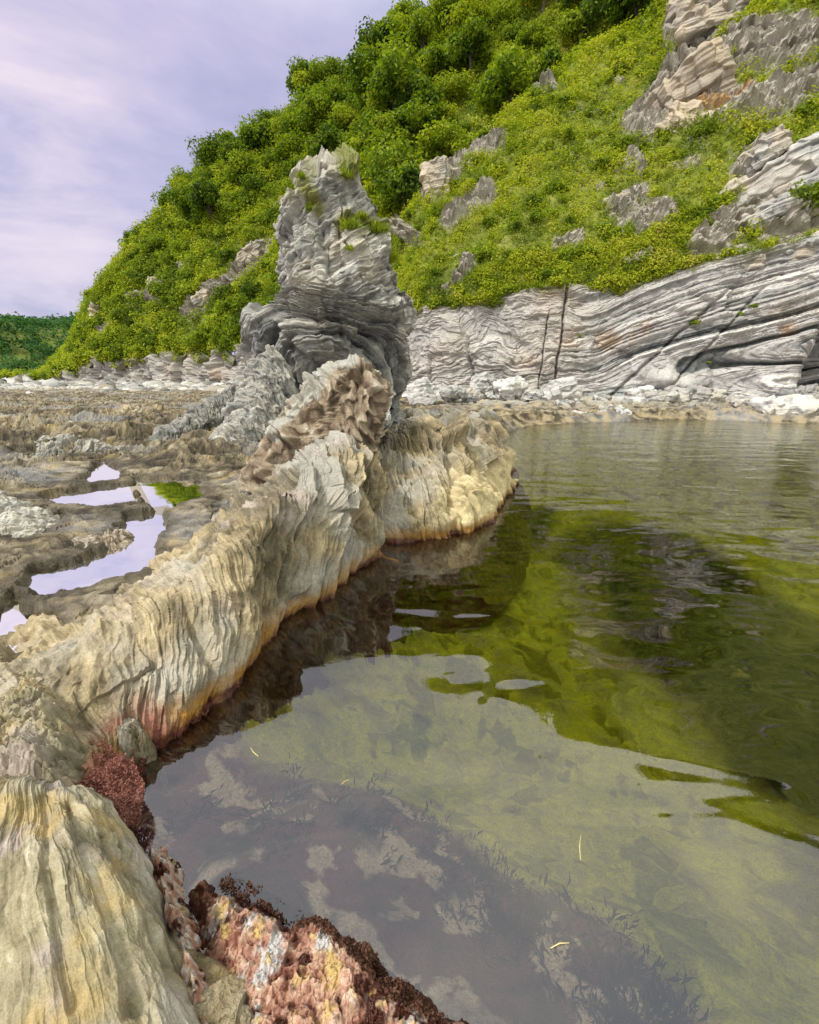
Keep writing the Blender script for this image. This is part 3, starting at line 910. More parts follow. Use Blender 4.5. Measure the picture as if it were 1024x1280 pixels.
def cap_top(P, k, drop=.0):
    """close the rings towards the top over the last k rows"""
    n = P.shape[1]
    c = P.mean(0, keepdims=True)
    w = np.ones(n)
    t = np.linspace(0, 1, k)
    w[-k:] = np.sqrt(np.clip(1 - t ** 2.2, 0, 1))
    return c + (P - c) * np.stack([w, w, np.ones(n)], -1)[None]

def build_stack():
    rows = [(205, 366, 447), (222, 361, 453), (245, 354, 460), (270, 336, 471), (300, 331, 484), (330, 328, 500), (350, 328, 511), (370, 326, 521), (395, 311, 520),
            (420, 311, 508), (445, 314, 503), (470, 318, 502), (500, 306, 500), (530, 292, 505), (575, 280, 520)]
    fr = lambda z: herm(z, [-.6, .6, 1.4, 2.2, 2.9, 3.6, 4.6, 5.8], [9.5, 9.7, 9.9, 9.65, 9.7, 10.2, 10.5, 10.75])
    bk = lambda z: herm(z, [-.6, 2.2, 3.6, 5.8], [13.6, 13.2, 12.6, 11.5])
    P = loft(rows, 10.5, fr, bk, int(620 * RES), int(900 * RES), 2.9)
    P = cap_top(P, int(12 * RES))
    for q, n in [((398, 300, 10.36), (-.46, -.84, .26)), ((402, 300, 10.33), (.56, -.80, .16)), ((352, 420, 9.8), (-.62, -.72, .12)), ((478, 420, 10.0), (.48, -.86, -.05)), ((405, 240, 10.55), (.05, -.94, .30))]:
        n = np.array(n) / np.linalg.norm(n)
        sg = (P - at(*q)) @ n
        P = P - n * (np.maximum(sg, 0) * .88)[..., None]
    N = normals(P, True)
    c = P.mean((0, 1))
    if ((P - c) * N).sum(-1).mean() < 0:
        N = -N
    x, y, z = P[..., 0], P[..., 1], P[..., 2]
    w = fbm(P * .7, 3, seed=200)
    w1 = fbm(P * 2.2, 4, seed=204)
    w2 = fbm(P * 7, 4, seed=208)
    lowr = sst(3.5, 2.7, z + .25 * (x + 2))            # the folded, darker lower half
    cx, cz = at(418, 478, 10)[[0, 2]]
    rad = np.hypot((x - cx) * .9, (z - cz))
    sA = (.88 * z - .68 * x + .2 * y) + w * .18 + w1 * .05
    sB = rad + w * .22 + w1 * .07 + .2 * y
    s = sA * (1 - lowr) + sB * lowr
    b1, b2, b3 = strata(s * 2.6, 41, .6), strata(s * 6.5, 42, .6), strata(s * 15, 43, .6)
    blk = facet(P * np.array([1.1, 1.1, .8]) + w[..., None] * .3, 44, .5)
    blk2 = facet(P * np.array([2.8, 2.8, 2.0]) + w1[..., None] * .2, 45, .5)
    blk3 = facet(P * np.array([6, 6, 4.5]), 46, .5)
    hard = lowr * .75 + .25
    tt = (x + .45 * z) * (1 - lowr) + np.arctan2(z - cz, x - cx) * .8 * lowr
    plate = facet(V3(s * 5.5, tt * 1.3, y * 1.6), 46, .5)
    chip = facet(V3(s * 13, tt * 3.2, y * 4), 47, .5)
    gm = sst(-.35, .3, fbm(P * 1.3, 3, seed=212)) * .8 + .2
    g1 = groove(s * 2.6 + w1 * .3, 61, .09)
    g2 = groove(s * 7.5 + w1 * .4, 62, .13)
    joint = groove(x * 1.9 + z * .35 + w * .5, 63, .05) * sst(-.1, .4, fbm(P * 1.1 + 5, 3, seed=214))
    D = (b1 - .5) * .24 * hard + (b2 - .5) * .11 * hard + (b3 - .5) * .04 * hard + blk * .15 + blk2 * .06 + plate * .05 + chip * .022 + blk3 * .012 - (g1 * .16 + g2 * .07) * gm * (.45 + .55 * lowr) + w * .12 + w1 * .035 + w2 * .014
    def bump(px, py, rx, rz, a):
        q = at(px, py, 10)
        return a * np.exp(-((x - q[0]) / rx) ** 2 - ((z - q[2]) / rz) ** 2) * (y < 11.2)
    D = D - joint * .22
    D = D + bump(352, 415, .75, .6, .55) + bump(495, 375, .45, .35, .35) + bump(415, 462, .42, .34, -.5) + bump(340, 460, .35, .4, .25) + bump(455, 430, .5, .5, -.18)
    D = D + bump(440, 330, .35, .8, .15) + bump(384, 300, .07, .9, -.16) + bump(408, 310, .06, .7, -.16) + bump(470, 395, .6, .09, -.3) + bump(345, 355, .6, .08, -.22)
    # toothed summit
    zt = P[..., 2].max()
    top = sst(zt - .55, zt, z)
    tooth = fbm(V3(x * 3.4, y * .8, 2), 3, seed=220, ridged=True)
    P2 = P + N * D[..., None]
    P2[..., 2] += top * (tooth * .16 + .03 + .10 * np.exp(-((x + 1.85) / .09) ** 2) + .12 * np.exp(-((x + 1.25) / .12) ** 2) - .12 * np.exp(-((x + 1.55) / .1) ** 2))
    tone = .64 - .17 * lowr - .22 * g1 * gm - .2 * g2 * gm - .15 * joint + .08 * chip + .30 * (b2 - .5) + .22 * (b3 - .5) + .14 * (b1 - .5) + .12 * w1 + .10 * blk2  # bed edges darkened in colour to deepen the shade of their recesses
    px, py = proj(P)
    fa = (y < 11.4)
    att = dict(tone=np.clip(tone, 0, 1), tan=np.clip(sst(.1, .5, w + .3 * w1 + .25 * top) * .6 * (1 - lowr * .7), 0, 1),
               moss=np.clip(sst(.2, .6, w1 + .35 * w2) * sst(3.7, 4.6, z) * .5 + capsules(px, py, [(425, 220, 440, 225, 9), (388, 240, 398, 260, 8), (430, 278, 470, 290, 11)], .6) * fa, 0, 1))
    o = grid_obj('sea_stack', P2, M_STACK, att, wrap=True)
    tag(o, 'tall jagged grey rock stack with folded layers and grass on its summit', 'rock stack')
    return P2

STP = build_stack()

def spine_rock(pts, mat, seed, label, name='rock_outcrop', cat='rock', nu=420, nv=360, ribs=7., amp=1., tone0=.45, extra=None, sharp=1.0):
    """an elongated rock: pts = (x,y,z_top,half_width,base_z) along its crest, ribbed across; with rounded ends and a real back"""
    K = np.array(pts, float)
    nu, nv = int(nu * RES), int(nv * RES)
    u = np.linspace(0, len(K) - 1, nu)
    Q = herm(u, np.arange(len(K)), K)
    d = np.gradient(Q[:, :2], axis=0)
    d /= np.linalg.norm(d, axis=1)[:, None]
    nrm = np.stack([d[:, 1], -d[:, 0]], -1)
    th = np.linspace(-math.pi * .56, math.pi * .56, nv)
    c = np.sign(np.cos(th)) * np.abs(np.cos(th)) ** (1.0 if sharp == 1 else sharp)
    endw = np.sqrt(np.clip(1 - np.abs(np.linspace(-1, 1, nu)) ** 5, 0.0004, 1))
    off = np.sin(th)[None] * (Q[:, 3] * endw)[:, None]
    zz = Q[:, 4][:, None] + (Q[:, 2] - Q[:, 4])[:, None] * c[None] * endw[:, None] - .08
    P = np.stack([Q[:, 0][:, None] + nrm[:, 0][:, None] * off, Q[:, 1][:, None] + nrm[:, 1][:, None] * off, zz], -1)
    N = normals(P)
    if N[..., 2].mean() < 0:
        N = -N
    su, sv = lens(P)
    su = su[:, [nv // 2]] + 0 * sv
    size = float(Q[:, 3].mean())
    k = 1 / max(size, .05)
    w = fbm(P * k * .8, 3, seed=seed)
    w1 = fbm(P * k * 2.6, 4, seed=seed + 3)
    w2 = fbm(P * k * 9, 4, seed=seed + 6)
    q = su * k + .5 * sv * k * .4 + w * .35
    p1 = fbm(V3(q * ribs * .35, sv * k * .6, seed), 2, seed=seed + 9, ridged=True)
    p2 = fbm(V3(q * ribs, sv * k * 1.2, seed), 2, seed=seed + 12, ridged=True)
    blk = facet(P * k * 1.5, seed % 40, .5)
    blk2 = facet(P * k * 4.2, seed % 37, .5)
    chip = facet(V3(q * ribs * 1.1, sv * k * 1.1, seed), (seed + 3) % 33, .5)
    chip2 = facet(V3(q * ribs * 3, sv * k * 3, seed), (seed + 5) % 33, .5)
    gr = groove(q * ribs * .45 + w1 * .3, seed, .1)
    D = size * amp * (p1 * .05 + p2 * .04 + blk * .12 + blk2 * .035 + chip * .035 + chip2 * .018 - gr * .09 + w * .14 + w1 * .05 + w2 * .02)
    P2 = P + N * D[..., None]
    tone = tone0 + .12 * p2 + .1 * p1 + .18 * w1 + .12 * w2 + .1 * blk2 + .08 * chip - .2 * gr  # groove term adds painted crevice shade to the tone
    att = dict(tone=np.clip(tone, 0, 1))
    if extra:
        att.update(extra(P2, w, w1, w2))
    o = grid_obj(name, P2, mat, att)
    tag(o, label, cat)
    return P2

# stack's long toes running down to the flats
def toe(px_pts, label, seed, tone0=.45):
    pts = []
    for x, y, Y, hw, base in px_pts:
        a = at(x, y, Y)
        pts.append((a[0], a[1], a[2], hw, base))
    return spine_rock(pts, M_STACK, seed, label, amp=.8, tone0=tone0 - .1, extra=lambda P, w, w1, w2: dict(tan=np.clip(w1 * .8 + .2, 0, 1) * .6))

toe([(352, 392, 9.9, .6, .6), (336, 424, 9.5, .64, .5), (322, 455, 9.0, .58, .4), (302, 496, 8.4, .50, .25), (280, 528, 7.7, .42, .2), (258, 562, 7.0, .34, .15), (240, 590, 6.5, .24, .1)],
    'ribbed grey rock toe running down from the tall stack to the tide pools', 301, .5)
toe([(325, 468, 10.8, .6, .4), (290, 480, 10.4, .55, .3), (255, 500, 9.8, .42, .25), (215, 525, 9.0, .40, .2), (180, 545, 8.3, .3, .15)],
    'low dark grey rock rib left of the tall stack, farther from the pool', 341, .36)

def build_block():
    """broken brown block on the crest of the ridge"""
    rows = [(452, 418, 436), (462, 405, 456), (480, 388, 474), (500, 372, 477), (520, 356, 474), (540, 345, 470), (570, 330, 470), (600, 320, 470)]
    P = loft(rows, 4.6, lambda z: herm(z, [.0, .6, 1.2, 1.85], [3.75, 4.0, 4.3, 4.65]), lambda z: herm(z, [0, 1.9], [5.6, 5.2]), int(260 * RES), int(520 * RES), 3.6)
    P = cap_top(P, int(14 * RES))
    N = normals(P, True)
    if ((P - P.mean((0, 1))) * N).sum(-1).mean() < 0:
        N = -N
    x, y, z = P[..., 0], P[..., 1], P[..., 2]
    w = fbm(P * 1.6, 3, seed=240)
    w2 = fbm(P * 9, 4, seed=244)
    s = x * .9 + z * .45 + w * .1
    p2 = fbm(V3(s * 16, (z - .5 * x) * 2.5, y), 3, seed=248, ridged=True)
    tq = z - .5 * x
    blk = facet(V3(s * 4.5, tq * 3, y * 3), 25, .5)
    blk2 = facet(V3(s * 13, tq * 7, y * 8), 26, .5)
    D = blk * .055 + blk2 * .024 + p2 * .022 + w * .08 + w2 * .012
    P2 = P + N * D[..., None]
    px, py = proj(P)
    cap = sst(0, 14, (px - 345) * .72 + (545 - py) - 62) * sst(1.0, 1.3, z)
    cap = np.clip(capsules(px, py, [(345, 545, 418, 455, 6), (420, 452, 440, 458, 5)], .6), 0, 1) * (y < 5.2)
    att = dict(tone=np.clip(.34 + .2 * p2 + .22 * blk2 + .18 * w2 + .1 * cap, 0, 1), grey=cap)
    o = grid_obj('rock_block', P2, M_BROWN, att, wrap=True)
    tag(o, 'broken brown rock block standing on the ridge crest in front of the grey stack', 'rock')

build_block()

# ------------------------------------------------------------------ foreground rocks
def build_fore():
    """fluted olive rock, bottom left: flutes fan out from its top"""
    A = onz(70, 1006, .34)
    out = [(0, 985, .20), (40, 984, .22), (75, 985, .24), (110, 995, .22), (145, 1022, .17), (175, 1065, .12), (196, 1120, .08), (215, 1175, .05), (236, 1225, .04), (262, 1300, .02), (300, 1420, .0),
           (240, 1650, .05), (40, 1900, .1), (-200, 1700, .12), (-260, 1350, .15), (-200, 1120, .18), (-80, 1010, .2)]
    B = np.array([onz(x, y, z) for x, y, z in out])
    n = len(B)
    tt = np.linspace(0, n, int(1500 * RES), endpoint=False)
    Bx = np.concatenate([B[-3:], B, B[:4]])
    loop = herm(tt, np.arange(-3, n + 4), Bx)
    v = np.linspace(0, 1, int(560 * RES)) ** .9
    ctr = A + 0 * loop
    P = ctr[:, None] * (1 - v)[None, :, None] + loop[:, None] * v[None, :, None]
    # crown the mound: high along the middle, steep at the rim
    spread = np.linalg.norm(loop[:, :2] - A[:2], axis=1)
    dome = .16 * np.clip(spread, .2, 1.0)[:, None] * (1 - v[None] ** 2.2) * sst(0, .3, v)[None]
    P[..., 2] += dome * 1.0
    P[..., 2] -= .25 * sst(.86, 1, v)[None] ** 2
    N = normals(P, True)
    if N[..., 2].mean() < 0:
        N = -N
    d = P[..., :2] - A[:2]
    rad = np.hypot(d[..., 0], d[..., 1])
    w = fbm(P * 2.2, 3, seed=400)
    A2 = onz(38, 900, .3)[:2]
    d2 = P[..., :2] - A2
    rad = np.hypot(d2[..., 0], d2[..., 1])
    ang = np.arctan2(d2[..., 1], d2[..., 0]) + w * .05
    # flutes: noise over bearing, slowly changing outwards; circular domain
    g = lambda k, kr, sd: fbm(V3(np.cos(ang) * k, np.sin(ang) * k, rad * kr), 3, seed=sd, ridged=True)
    f1, f2, f3 = g(4.5, 1.2, 404), g(14., 2.2, 408), g(40., 5., 412)
    fade = 1.0
    fine = fbm(P * 22, 4, seed=416)
    blk = facet(P * 7, 31, .5)
    chip, chip2 = facet(V3(ang * 26, rad * 4, P[..., 2] * 4), 37, .6), facet(V3(ang * 80, rad * 16, P[..., 2] * 14), 38, .6)
    gr = groove(ang * 7 + w * .4, 81, .07) * sst(-.3, .4, fbm(P * 5, 3, seed=432))
    D = (f1 * .016 + f2 * .006 + f3 * .003) * fade + blk * .005 + w * .03 + fine * .005 + chip * .0022 + chip2 * .0012 - gr * .004
    for px, py, dx, dy, dep, wd in [(88, 1015, 160, 1240, .030, .012), (60, 1010, 95, 1260, .022, .010), (125, 1030, 200, 1200, .018, .009)]:
        a, b = onz(px, py, .3)[:2], onz(dx, dy, .3)[:2]
        e = b - a
        t = np.clip((d + A[:2] - a) @ e / (e @ e), 0, 1)
        q = np.linalg.norm(d + A[:2] - a - t[..., None] * e, axis=-1) + w * .012
        D = D - dep * np.exp(-(q / wd) ** 2)
    P2 = P + N * D[..., None]
    tone = .32 - .14 * gr + .10 * chip + .08 * chip2 + .16 * f2 + .16 * f3 + .14 * f1 + .16 * fine + .08 * w  # groove shade is put into the colour through gr
    att = dict(tone=np.clip(tone, 0, 1), grey=np.clip(sst(.0, .5, fbm(P * 4, 4, seed=420)) * .8, 0, 1), gold=np.clip(sst(.1, .5, fbm(P * 5 + 7, 4, seed=424)) * .7, 0, 1),
               pink=np.clip(sst(.15, .6, fbm(P * 6 + 3, 4, seed=428)), 0, 1) * .7, maroon=sst(.93, 1.0, v)[None] * np.ones_like(w) * sst(-.3, .3, w) * .8)
    o = grid_obj('foreground_rock', P2, M_FORE, att, wrap=True)
    tag(o, 'fluted olive tan rock at the bottom left, closest to the viewer', 'rock')

build_fore()

def mound(name, poly_px, z0, h, mat, label, seed, att_fn, rough=1., n=(620, 420), cat='rock', edge=.12):
    """low rock rising out of the shore inside an outline"""
    poly = np.array([onz(x, y, z0)[:2] for x, y in poly_px])
    lo, hi = poly.min(0) - .05, poly.max(0) + .05
    x, y = np.meshgrid(np.linspace(lo[0], hi[0], int(n[0] * RES)), np.linspace(lo[1], hi[1], int(n[1] * RES)), indexing='ij')
    sz = float((hi - lo).min())
    w = fbm(V3(x / sz * 4, y / sz * 4, seed), 4, seed=seed)
    sd = poly_sd(x, y, poly) + w * .10 * sz
    ins = sst(edge * sz * .4, -edge * sz, sd)
    w1 = fbm(V3(x / sz * 9, y / sz * 9, seed), 4, seed=seed + 4)
    w2 = fbm(V3(x / sz * 34, y / sz * 34, seed), 4, seed=seed + 8)
    blk = facet(V3(x / sz * 7 + w * .4, y / sz * 7, 0), seed % 30, .5)
    blk2 = facet(V3(x / sz * 20 + w1 * .3, y / sz * 20, 0), seed % 29, .5)
    z = z0 - .35 * h - .12 * sz * (1 - ins) + h * 1.35 * ins ** .7 + rough * sz * (blk * .035 + blk2 * .022 + w1 * .04 + w2 * .02 + facet(V3(x / sz * 60, y / sz * 60, 0), seed % 27, .6) * .012)
    z = z - np.maximum(sd, 0) * 2.5
    P = np.stack([x, y, z], -1)
    o = grid_obj(name, P, mat, att_fn(P, w, w1, w2, sd / sz, blk2))
    tag(o, label, cat)
    return P, sd

WP, WSD = mound('weedy_rock', [(232, 1120), (262, 1098), (300, 1108), (330, 1122), (400, 1150), (450, 1185), (510, 1225), (590, 1270), (680, 1420), (360, 1480), (270, 1330), (240, 1210)], 0, .085, M_WEEDY,
                'low rock crusted pink and white with dark weed at the bottom pool edge', 460,
                lambda P, w, w1, w2, sd, b: dict(tone=np.clip(.52 + .35 * w1 + .3 * w2 + .12 * b, 0, 1),
                                                 grey=np.clip(sst(.1, .3, fbm(P * np.array([14, 9, 9]) + 4, 5, seed=470)), 0, 1), gold=np.clip(sst(.1, .4, fbm(P * 17, 4, seed=474)), 0, 1) * .8,
                                                 maroon=np.clip(sst(-.16, -.02, sd + w2 * .06) + sst(.12, .4, fbm(P * 16 + 7, 4, seed=478)), 0, 1)), rough=.55)
mound('weedy_rock', [(172, 1030), (198, 1035), (222, 1080), (240, 1130), (258, 1180), (285, 1260), (320, 1340), (240, 1340), (200, 1200), (168, 1080)], .05, .10, M_WEEDY,
      'narrow strip of mottled dark rock between the fluted rock and the water', 480,
      lambda P, w, w1, w2, sd, b: dict(tone=np.clip(.6 + .35 * w1 + .4 * w2, 0, 1), grey=np.clip(sst(-.1, .3, w2 + w1) * .8, 0, 1), gold=np.clip(sst(.1, .4, w1), 0, 1) * .7,
                                       maroon=np.clip(sst(.05, .35, fbm(P * 20 + 2, 4, seed=488)), 0, 1)), rough=.8, n=(300, 420))
def olive(P, w, w1, w2, sd, b):
    return dict(tone=np.clip(.5 + .3 * w1 + .25 * w2 + .1 * b, 0, 1), grey=np.clip(w1 + .3, 0, 1) * .5, pink=np.clip(sst(.0, .5, w), 0, 1) * .8, gold=np.clip(sst(0, .5, w1), 0, 1) * .6)
mound('rock_outcrop', [(-60, 800), (20, 812), (60, 835), (95, 880), (100, 930), (80, 975), (30, 1000), (-80, 1000), (-160, 900)], .26, .10, M_FORE,
      'lumpy olive brown rock at the left edge, above the fluted rock', 500, olive, rough=.7)
mound('rock_outcrop', [(95, 875), (150, 862), (185, 890), (188, 925), (150, 940), (100, 930)], .10, .07, M_FORE,
      'dark knobbly rock just above the patch of red seaweed', 520,
      lambda P, w, w1, w2, sd, b: dict(tone=np.clip(.38 + .35 * w1 + .4 * w2, 0, 1), grey=np.clip(sst(-.2, .3, w1), 0, 1) * .8, maroon=np.clip(sst(.1, .4, w2 + .3 * w), 0, 1) * .7), rough=.8)

# outcrops on the tidal flats
def flat_rock(px_pts, label, seed, mat=M_STACK, tone0=.45, ribs=5.):
    pts = [(*at(x, y, Y), hw, base) for x, y, Y, hw, base in px_pts]
    ex = lambda P, w, w1, w2: dict(tan=np.clip(w1 + .4, 0, 1) * .8, grey=np.clip(w1 + .3, 0, 1) * .6)
    spine_rock(pts, mat, seed, label, tone0=tone0, extra=ex, ribs=ribs, nu=340, nv=260)

flat_rock([(10, 568, 7.6, .45, .2), (45, 552, 7.7, .55, .2), (80, 545, 7.8, .55, .2), (125, 552, 7.9, .45, .2), (165, 565, 7.8, .3, .2)], 'low layered grey outcrop on the flats behind the tide pools', 541, tone0=.4)
flat_rock([(-60, 600, 4.3, .3, .2), (-10, 618, 4.0, .32, .2), (22, 640, 3.7, .26, .2), (42, 668, 3.4, .16, .2)], 'pale blue grey slanting rock at the left edge beside the pools', 561, tone0=.6)
flat_rock([(75, 672, 3.25, .12, .15), (110, 660, 3.35, .2, .15), (140, 655, 3.5, .16, .15), (160, 652, 3.6, .1, .15)], 'dark brown rock island between two tide pools', 575, M_BROWN, .45)
flat_rock([(215, 735, 2.75, .16, .2), (200, 712, 2.95, .18, .2), (205, 690, 3.15, .15, .2), (225, 668, 3.4, .1, .2)], 'rounded tan rock lobe bordering the largest tide pool', 581, M_RIDGE, .55)
flat_rock([(60, 800, 2.0, .12, .2), (95, 765, 2.15, .18, .2), (130, 752, 2.25, .14, .2), (160, 745, 2.35, .1, .2)], 'chunky brown rock in front of the largest tide pool', 593, M_BROWN, .6)
flat_rock([(-40, 525, 12, .7, .25), (20, 520, 12.4, .9, .25), (70, 522, 12.6, .6, .25)], 'far low tan outcrop on the left flats', 601, M_RIDGE, .42)
flat_rock([(120, 512, 14, .6, .25), (165, 505, 14.5, .9, .25), (215, 512, 14.8, .6, .25)], 'far low brown grey outcrop between the flats and the stack', 611, M_RIDGE, .36)

# ------------------------------------------------------------------ boulders
def boulder(name, centre, dims, mat, label, cat='boulder', seed=0, rot=0., tilt=0., beds=3., group=None, tone0=.5, extra=None, n=110, planes=14):
    r = np.random.default_rng(seed)
    nth, nph = int(n * 2 * max(RES, .6)), int(n * max(RES, .6))
    ph = np.linspace(.02, math.pi - .02, nph)
    th = np.linspace(0, 2 * math.pi, nth, endpoint=False)
    T, Ph = np.meshgrid(th, ph, indexing='ij')
    d = np.stack([np.cos(T) * np.sin(Ph), np.sin(T) * np.sin(Ph), np.cos(Ph)], -1)
    pn = r.normal(size=(planes, 3))
    pn = np.concatenate([pn, [[0, 0, 1], [0, -1, .2], [.2, -1, -.1], [1, 0, 0], [-1, .1, 0], [0, 1, 0], [0, 0, -1]]])
    pn /= np.linalg.norm(pn, axis=1)[:, None]
    hh = r.uniform(.72, 1.0, len(pn))
    k = np.maximum(np.einsum('ijk,nk->ijn', d, pn), .05)
    rr = 1 / ((k / hh) ** 14).sum(-1) ** (1 / 14)
    P = d * rr[..., None]
    dm = np.array(dims) / 2
    P = P * dm
    ct, sn = math.cos(tilt), math.sin(tilt)
    P = P @ np.array([[ct, 0, sn], [0, 1, 0], [-sn, 0, ct]])
    N = normals(P, True)
    if (P * N).sum(-1).mean() < 0:
        N = -N
    sz = float(dm.mean())
    off = r.uniform(0, 50, 3)
    w = fbm((P + off) / sz * .8, 3, seed=seed % 50)
    w2 = fbm((P + off) / sz * 4, 4, seed=seed % 50 + 3)
    Q = P @ np.array([[ct, 0, -sn], [0, 1, 0], [sn, 0, ct]])
    s = (Q[..., 2] + .15 * Q[..., 0]) / sz * beds + w * .3
    b1, b2 = strata(s, seed, .6), strata(s * 2.7, seed + 1, .6)
    blk = facet((P + off) / sz * 2.2, seed % 31, .5)
    P = P + N * (sz * ((b1 - .5) * .07 + (b2 - .5) * .05 + blk * .10 + w * .08 + w2 * .03))[..., None]
    cr, sr = math.cos(rot), math.sin(rot)
    P = P @ np.array([[cr, sr, 0], [-sr, cr, 0], [0, 0, 1]])
    tone = tone0 + .3 * (b2 - .5) + .25 * (b1 - .5) + .15 * w + .15 * w2
    att = dict(tone=np.clip(tone, 0, 1))
    if extra:
        att.update(extra(P, w, w2))
    base = P[..., 2].min()
    P[..., 2] -= base
    me = raw_mesh(name, P, grid_faces(nth, nph, True), mat, att, smooth=False)
    c = np.array(centre, float)
    c[2] += base
    o = add(name, me, loc=c)
    return tag(o, label, cat, group)

tanm = lambda k: (lambda P, w, w2: dict(tan=np.clip(w * .8 + k, 0, 1)))
for i, (px, py, Y, wd, ht, dp, tl, t0, tn, lab) in enumerate([
        (526, 489, 20.5, 1.25, .95, 1.2, .25, .85, 0, 'white square boulder by the cliff foot, just right of the tall stack'),
        (530, 503, 19.5, 1.2, .5, 1.0, .05, .7, .1, 'pale flat slab under the white square boulder'),
        (566, 493, 20.5, 1.3, .6, 1.1, -.1, .6, .1, 'grey green rounded boulder beside the white square boulder'),
        (603, 480, 22.6, 1.2, .9, 1.0, .1, .65, 0, 'pale boulder against the cliff, left of the striped boulder'),
        (640, 487, 22.3, 1.5, 1.0, 1.1, .3, .8, 0, 'white broken boulder against the cliff foot'),
        (668, 497, 21.2, .9, .5, .8, 0, .6, .15, 'small grey boulder between white broken boulder and striped boulder'),
        (700, 493, 21.2, 1.7, 1.1, 1.2, .45, .75, 0, 'striped grey and white boulder below the vertical crack'),
        (803, 497, 21.0, 1.5, .8, 1.0, .15, .9, 0, 'white rounded boulder lying on the tan shelf'),
        (757, 519, 17.0, .65, .6, .6, .1, .5, .35, 'small tan grey boulder at the water, left of a pair'),
        (777, 522, 16.7, .75, .65, .6, -.5, .7, .05, 'pale leaning boulder at the water, right of a pair'),
        (720, 523, 16.9, .9, .3, .6, .05, .5, .2, 'flat low rock barely above the water at the shelf'),
        (988, 516, 16.6, 2.0, .85, 1.4, .12, .8, .25, 'large pale slab boulder at the water by the right edge'),
        (1028, 520, 17.2, 1.0, .4, .9, 0, .7, .3, 'flat pale boulder cut by the right edge of the view'),
        (935, 505, 18.8, 1.3, .45, .9, .05, .6, .3, 'low tan grey boulder on the shelf behind the large pale slab'),
        (860, 497, 21.8, 2.6, .8, 1.2, .05, .6, .1, 'long grey rounded slab at the cliff foot right of the dark stain'),
        (481, 521, 6.2, .16, .2, .16, .3, .95, 0, 'small white stone behind the brown block on the ridge')]):
    boulder('boulder', at(px, py - 2, Y), (wd * 1.25, dp * 1.2, ht * 1.3), M_BOULDER if tn < .3 or t0 > .65 else M_BOULDER, lab, seed=700 + i * 7, rot=(i * 1.7) % 1.2 - .6, tilt=tl, beds=2.5, tone0=t0 - .14, extra=tanm(tn - .15))

# rubble along the cliff foot: one of each kind, then copies
_rub = []
_rr = np.random.default_rng(31)
for i in range(40):
    px = _rr.uniform(560, 1010)
    Y = _rr.uniform(18.6, 22.8)
    zg = .16 + .018 * (Y - 15) + .05
    X = ray(px, 505)[0] / ray(px, 505)[1] * Y
    sc = _rr.choice([.3, .45, .7, 1.1]) * (1.0 if Y > 20 else .6)
    if i < 6:
        o = boulder('boulder', (X, Y, zg), (1.25, 1.0, .75), M_BOULDER, 'grey rock in the rubble along the foot of the banded cliff', seed=1300 + i, rot=i * .9, tilt=_rr.uniform(-.3, .3), beds=2.5, tone0=.22 + .06 * i,
                    extra=tanm(-.1 + .07 * i), n=60, group='rubble along the cliff foot')
        o.location.z = zg - .15
        _rub.append(o)
    else:
        o = _rub[i % 6].copy()
        COL.objects.link(o)
        o.location = (X, Y, zg - .12)
        o.rotation_euler.z = _rr.uniform(0, 6.28)
    o.scale = (sc, sc, sc)

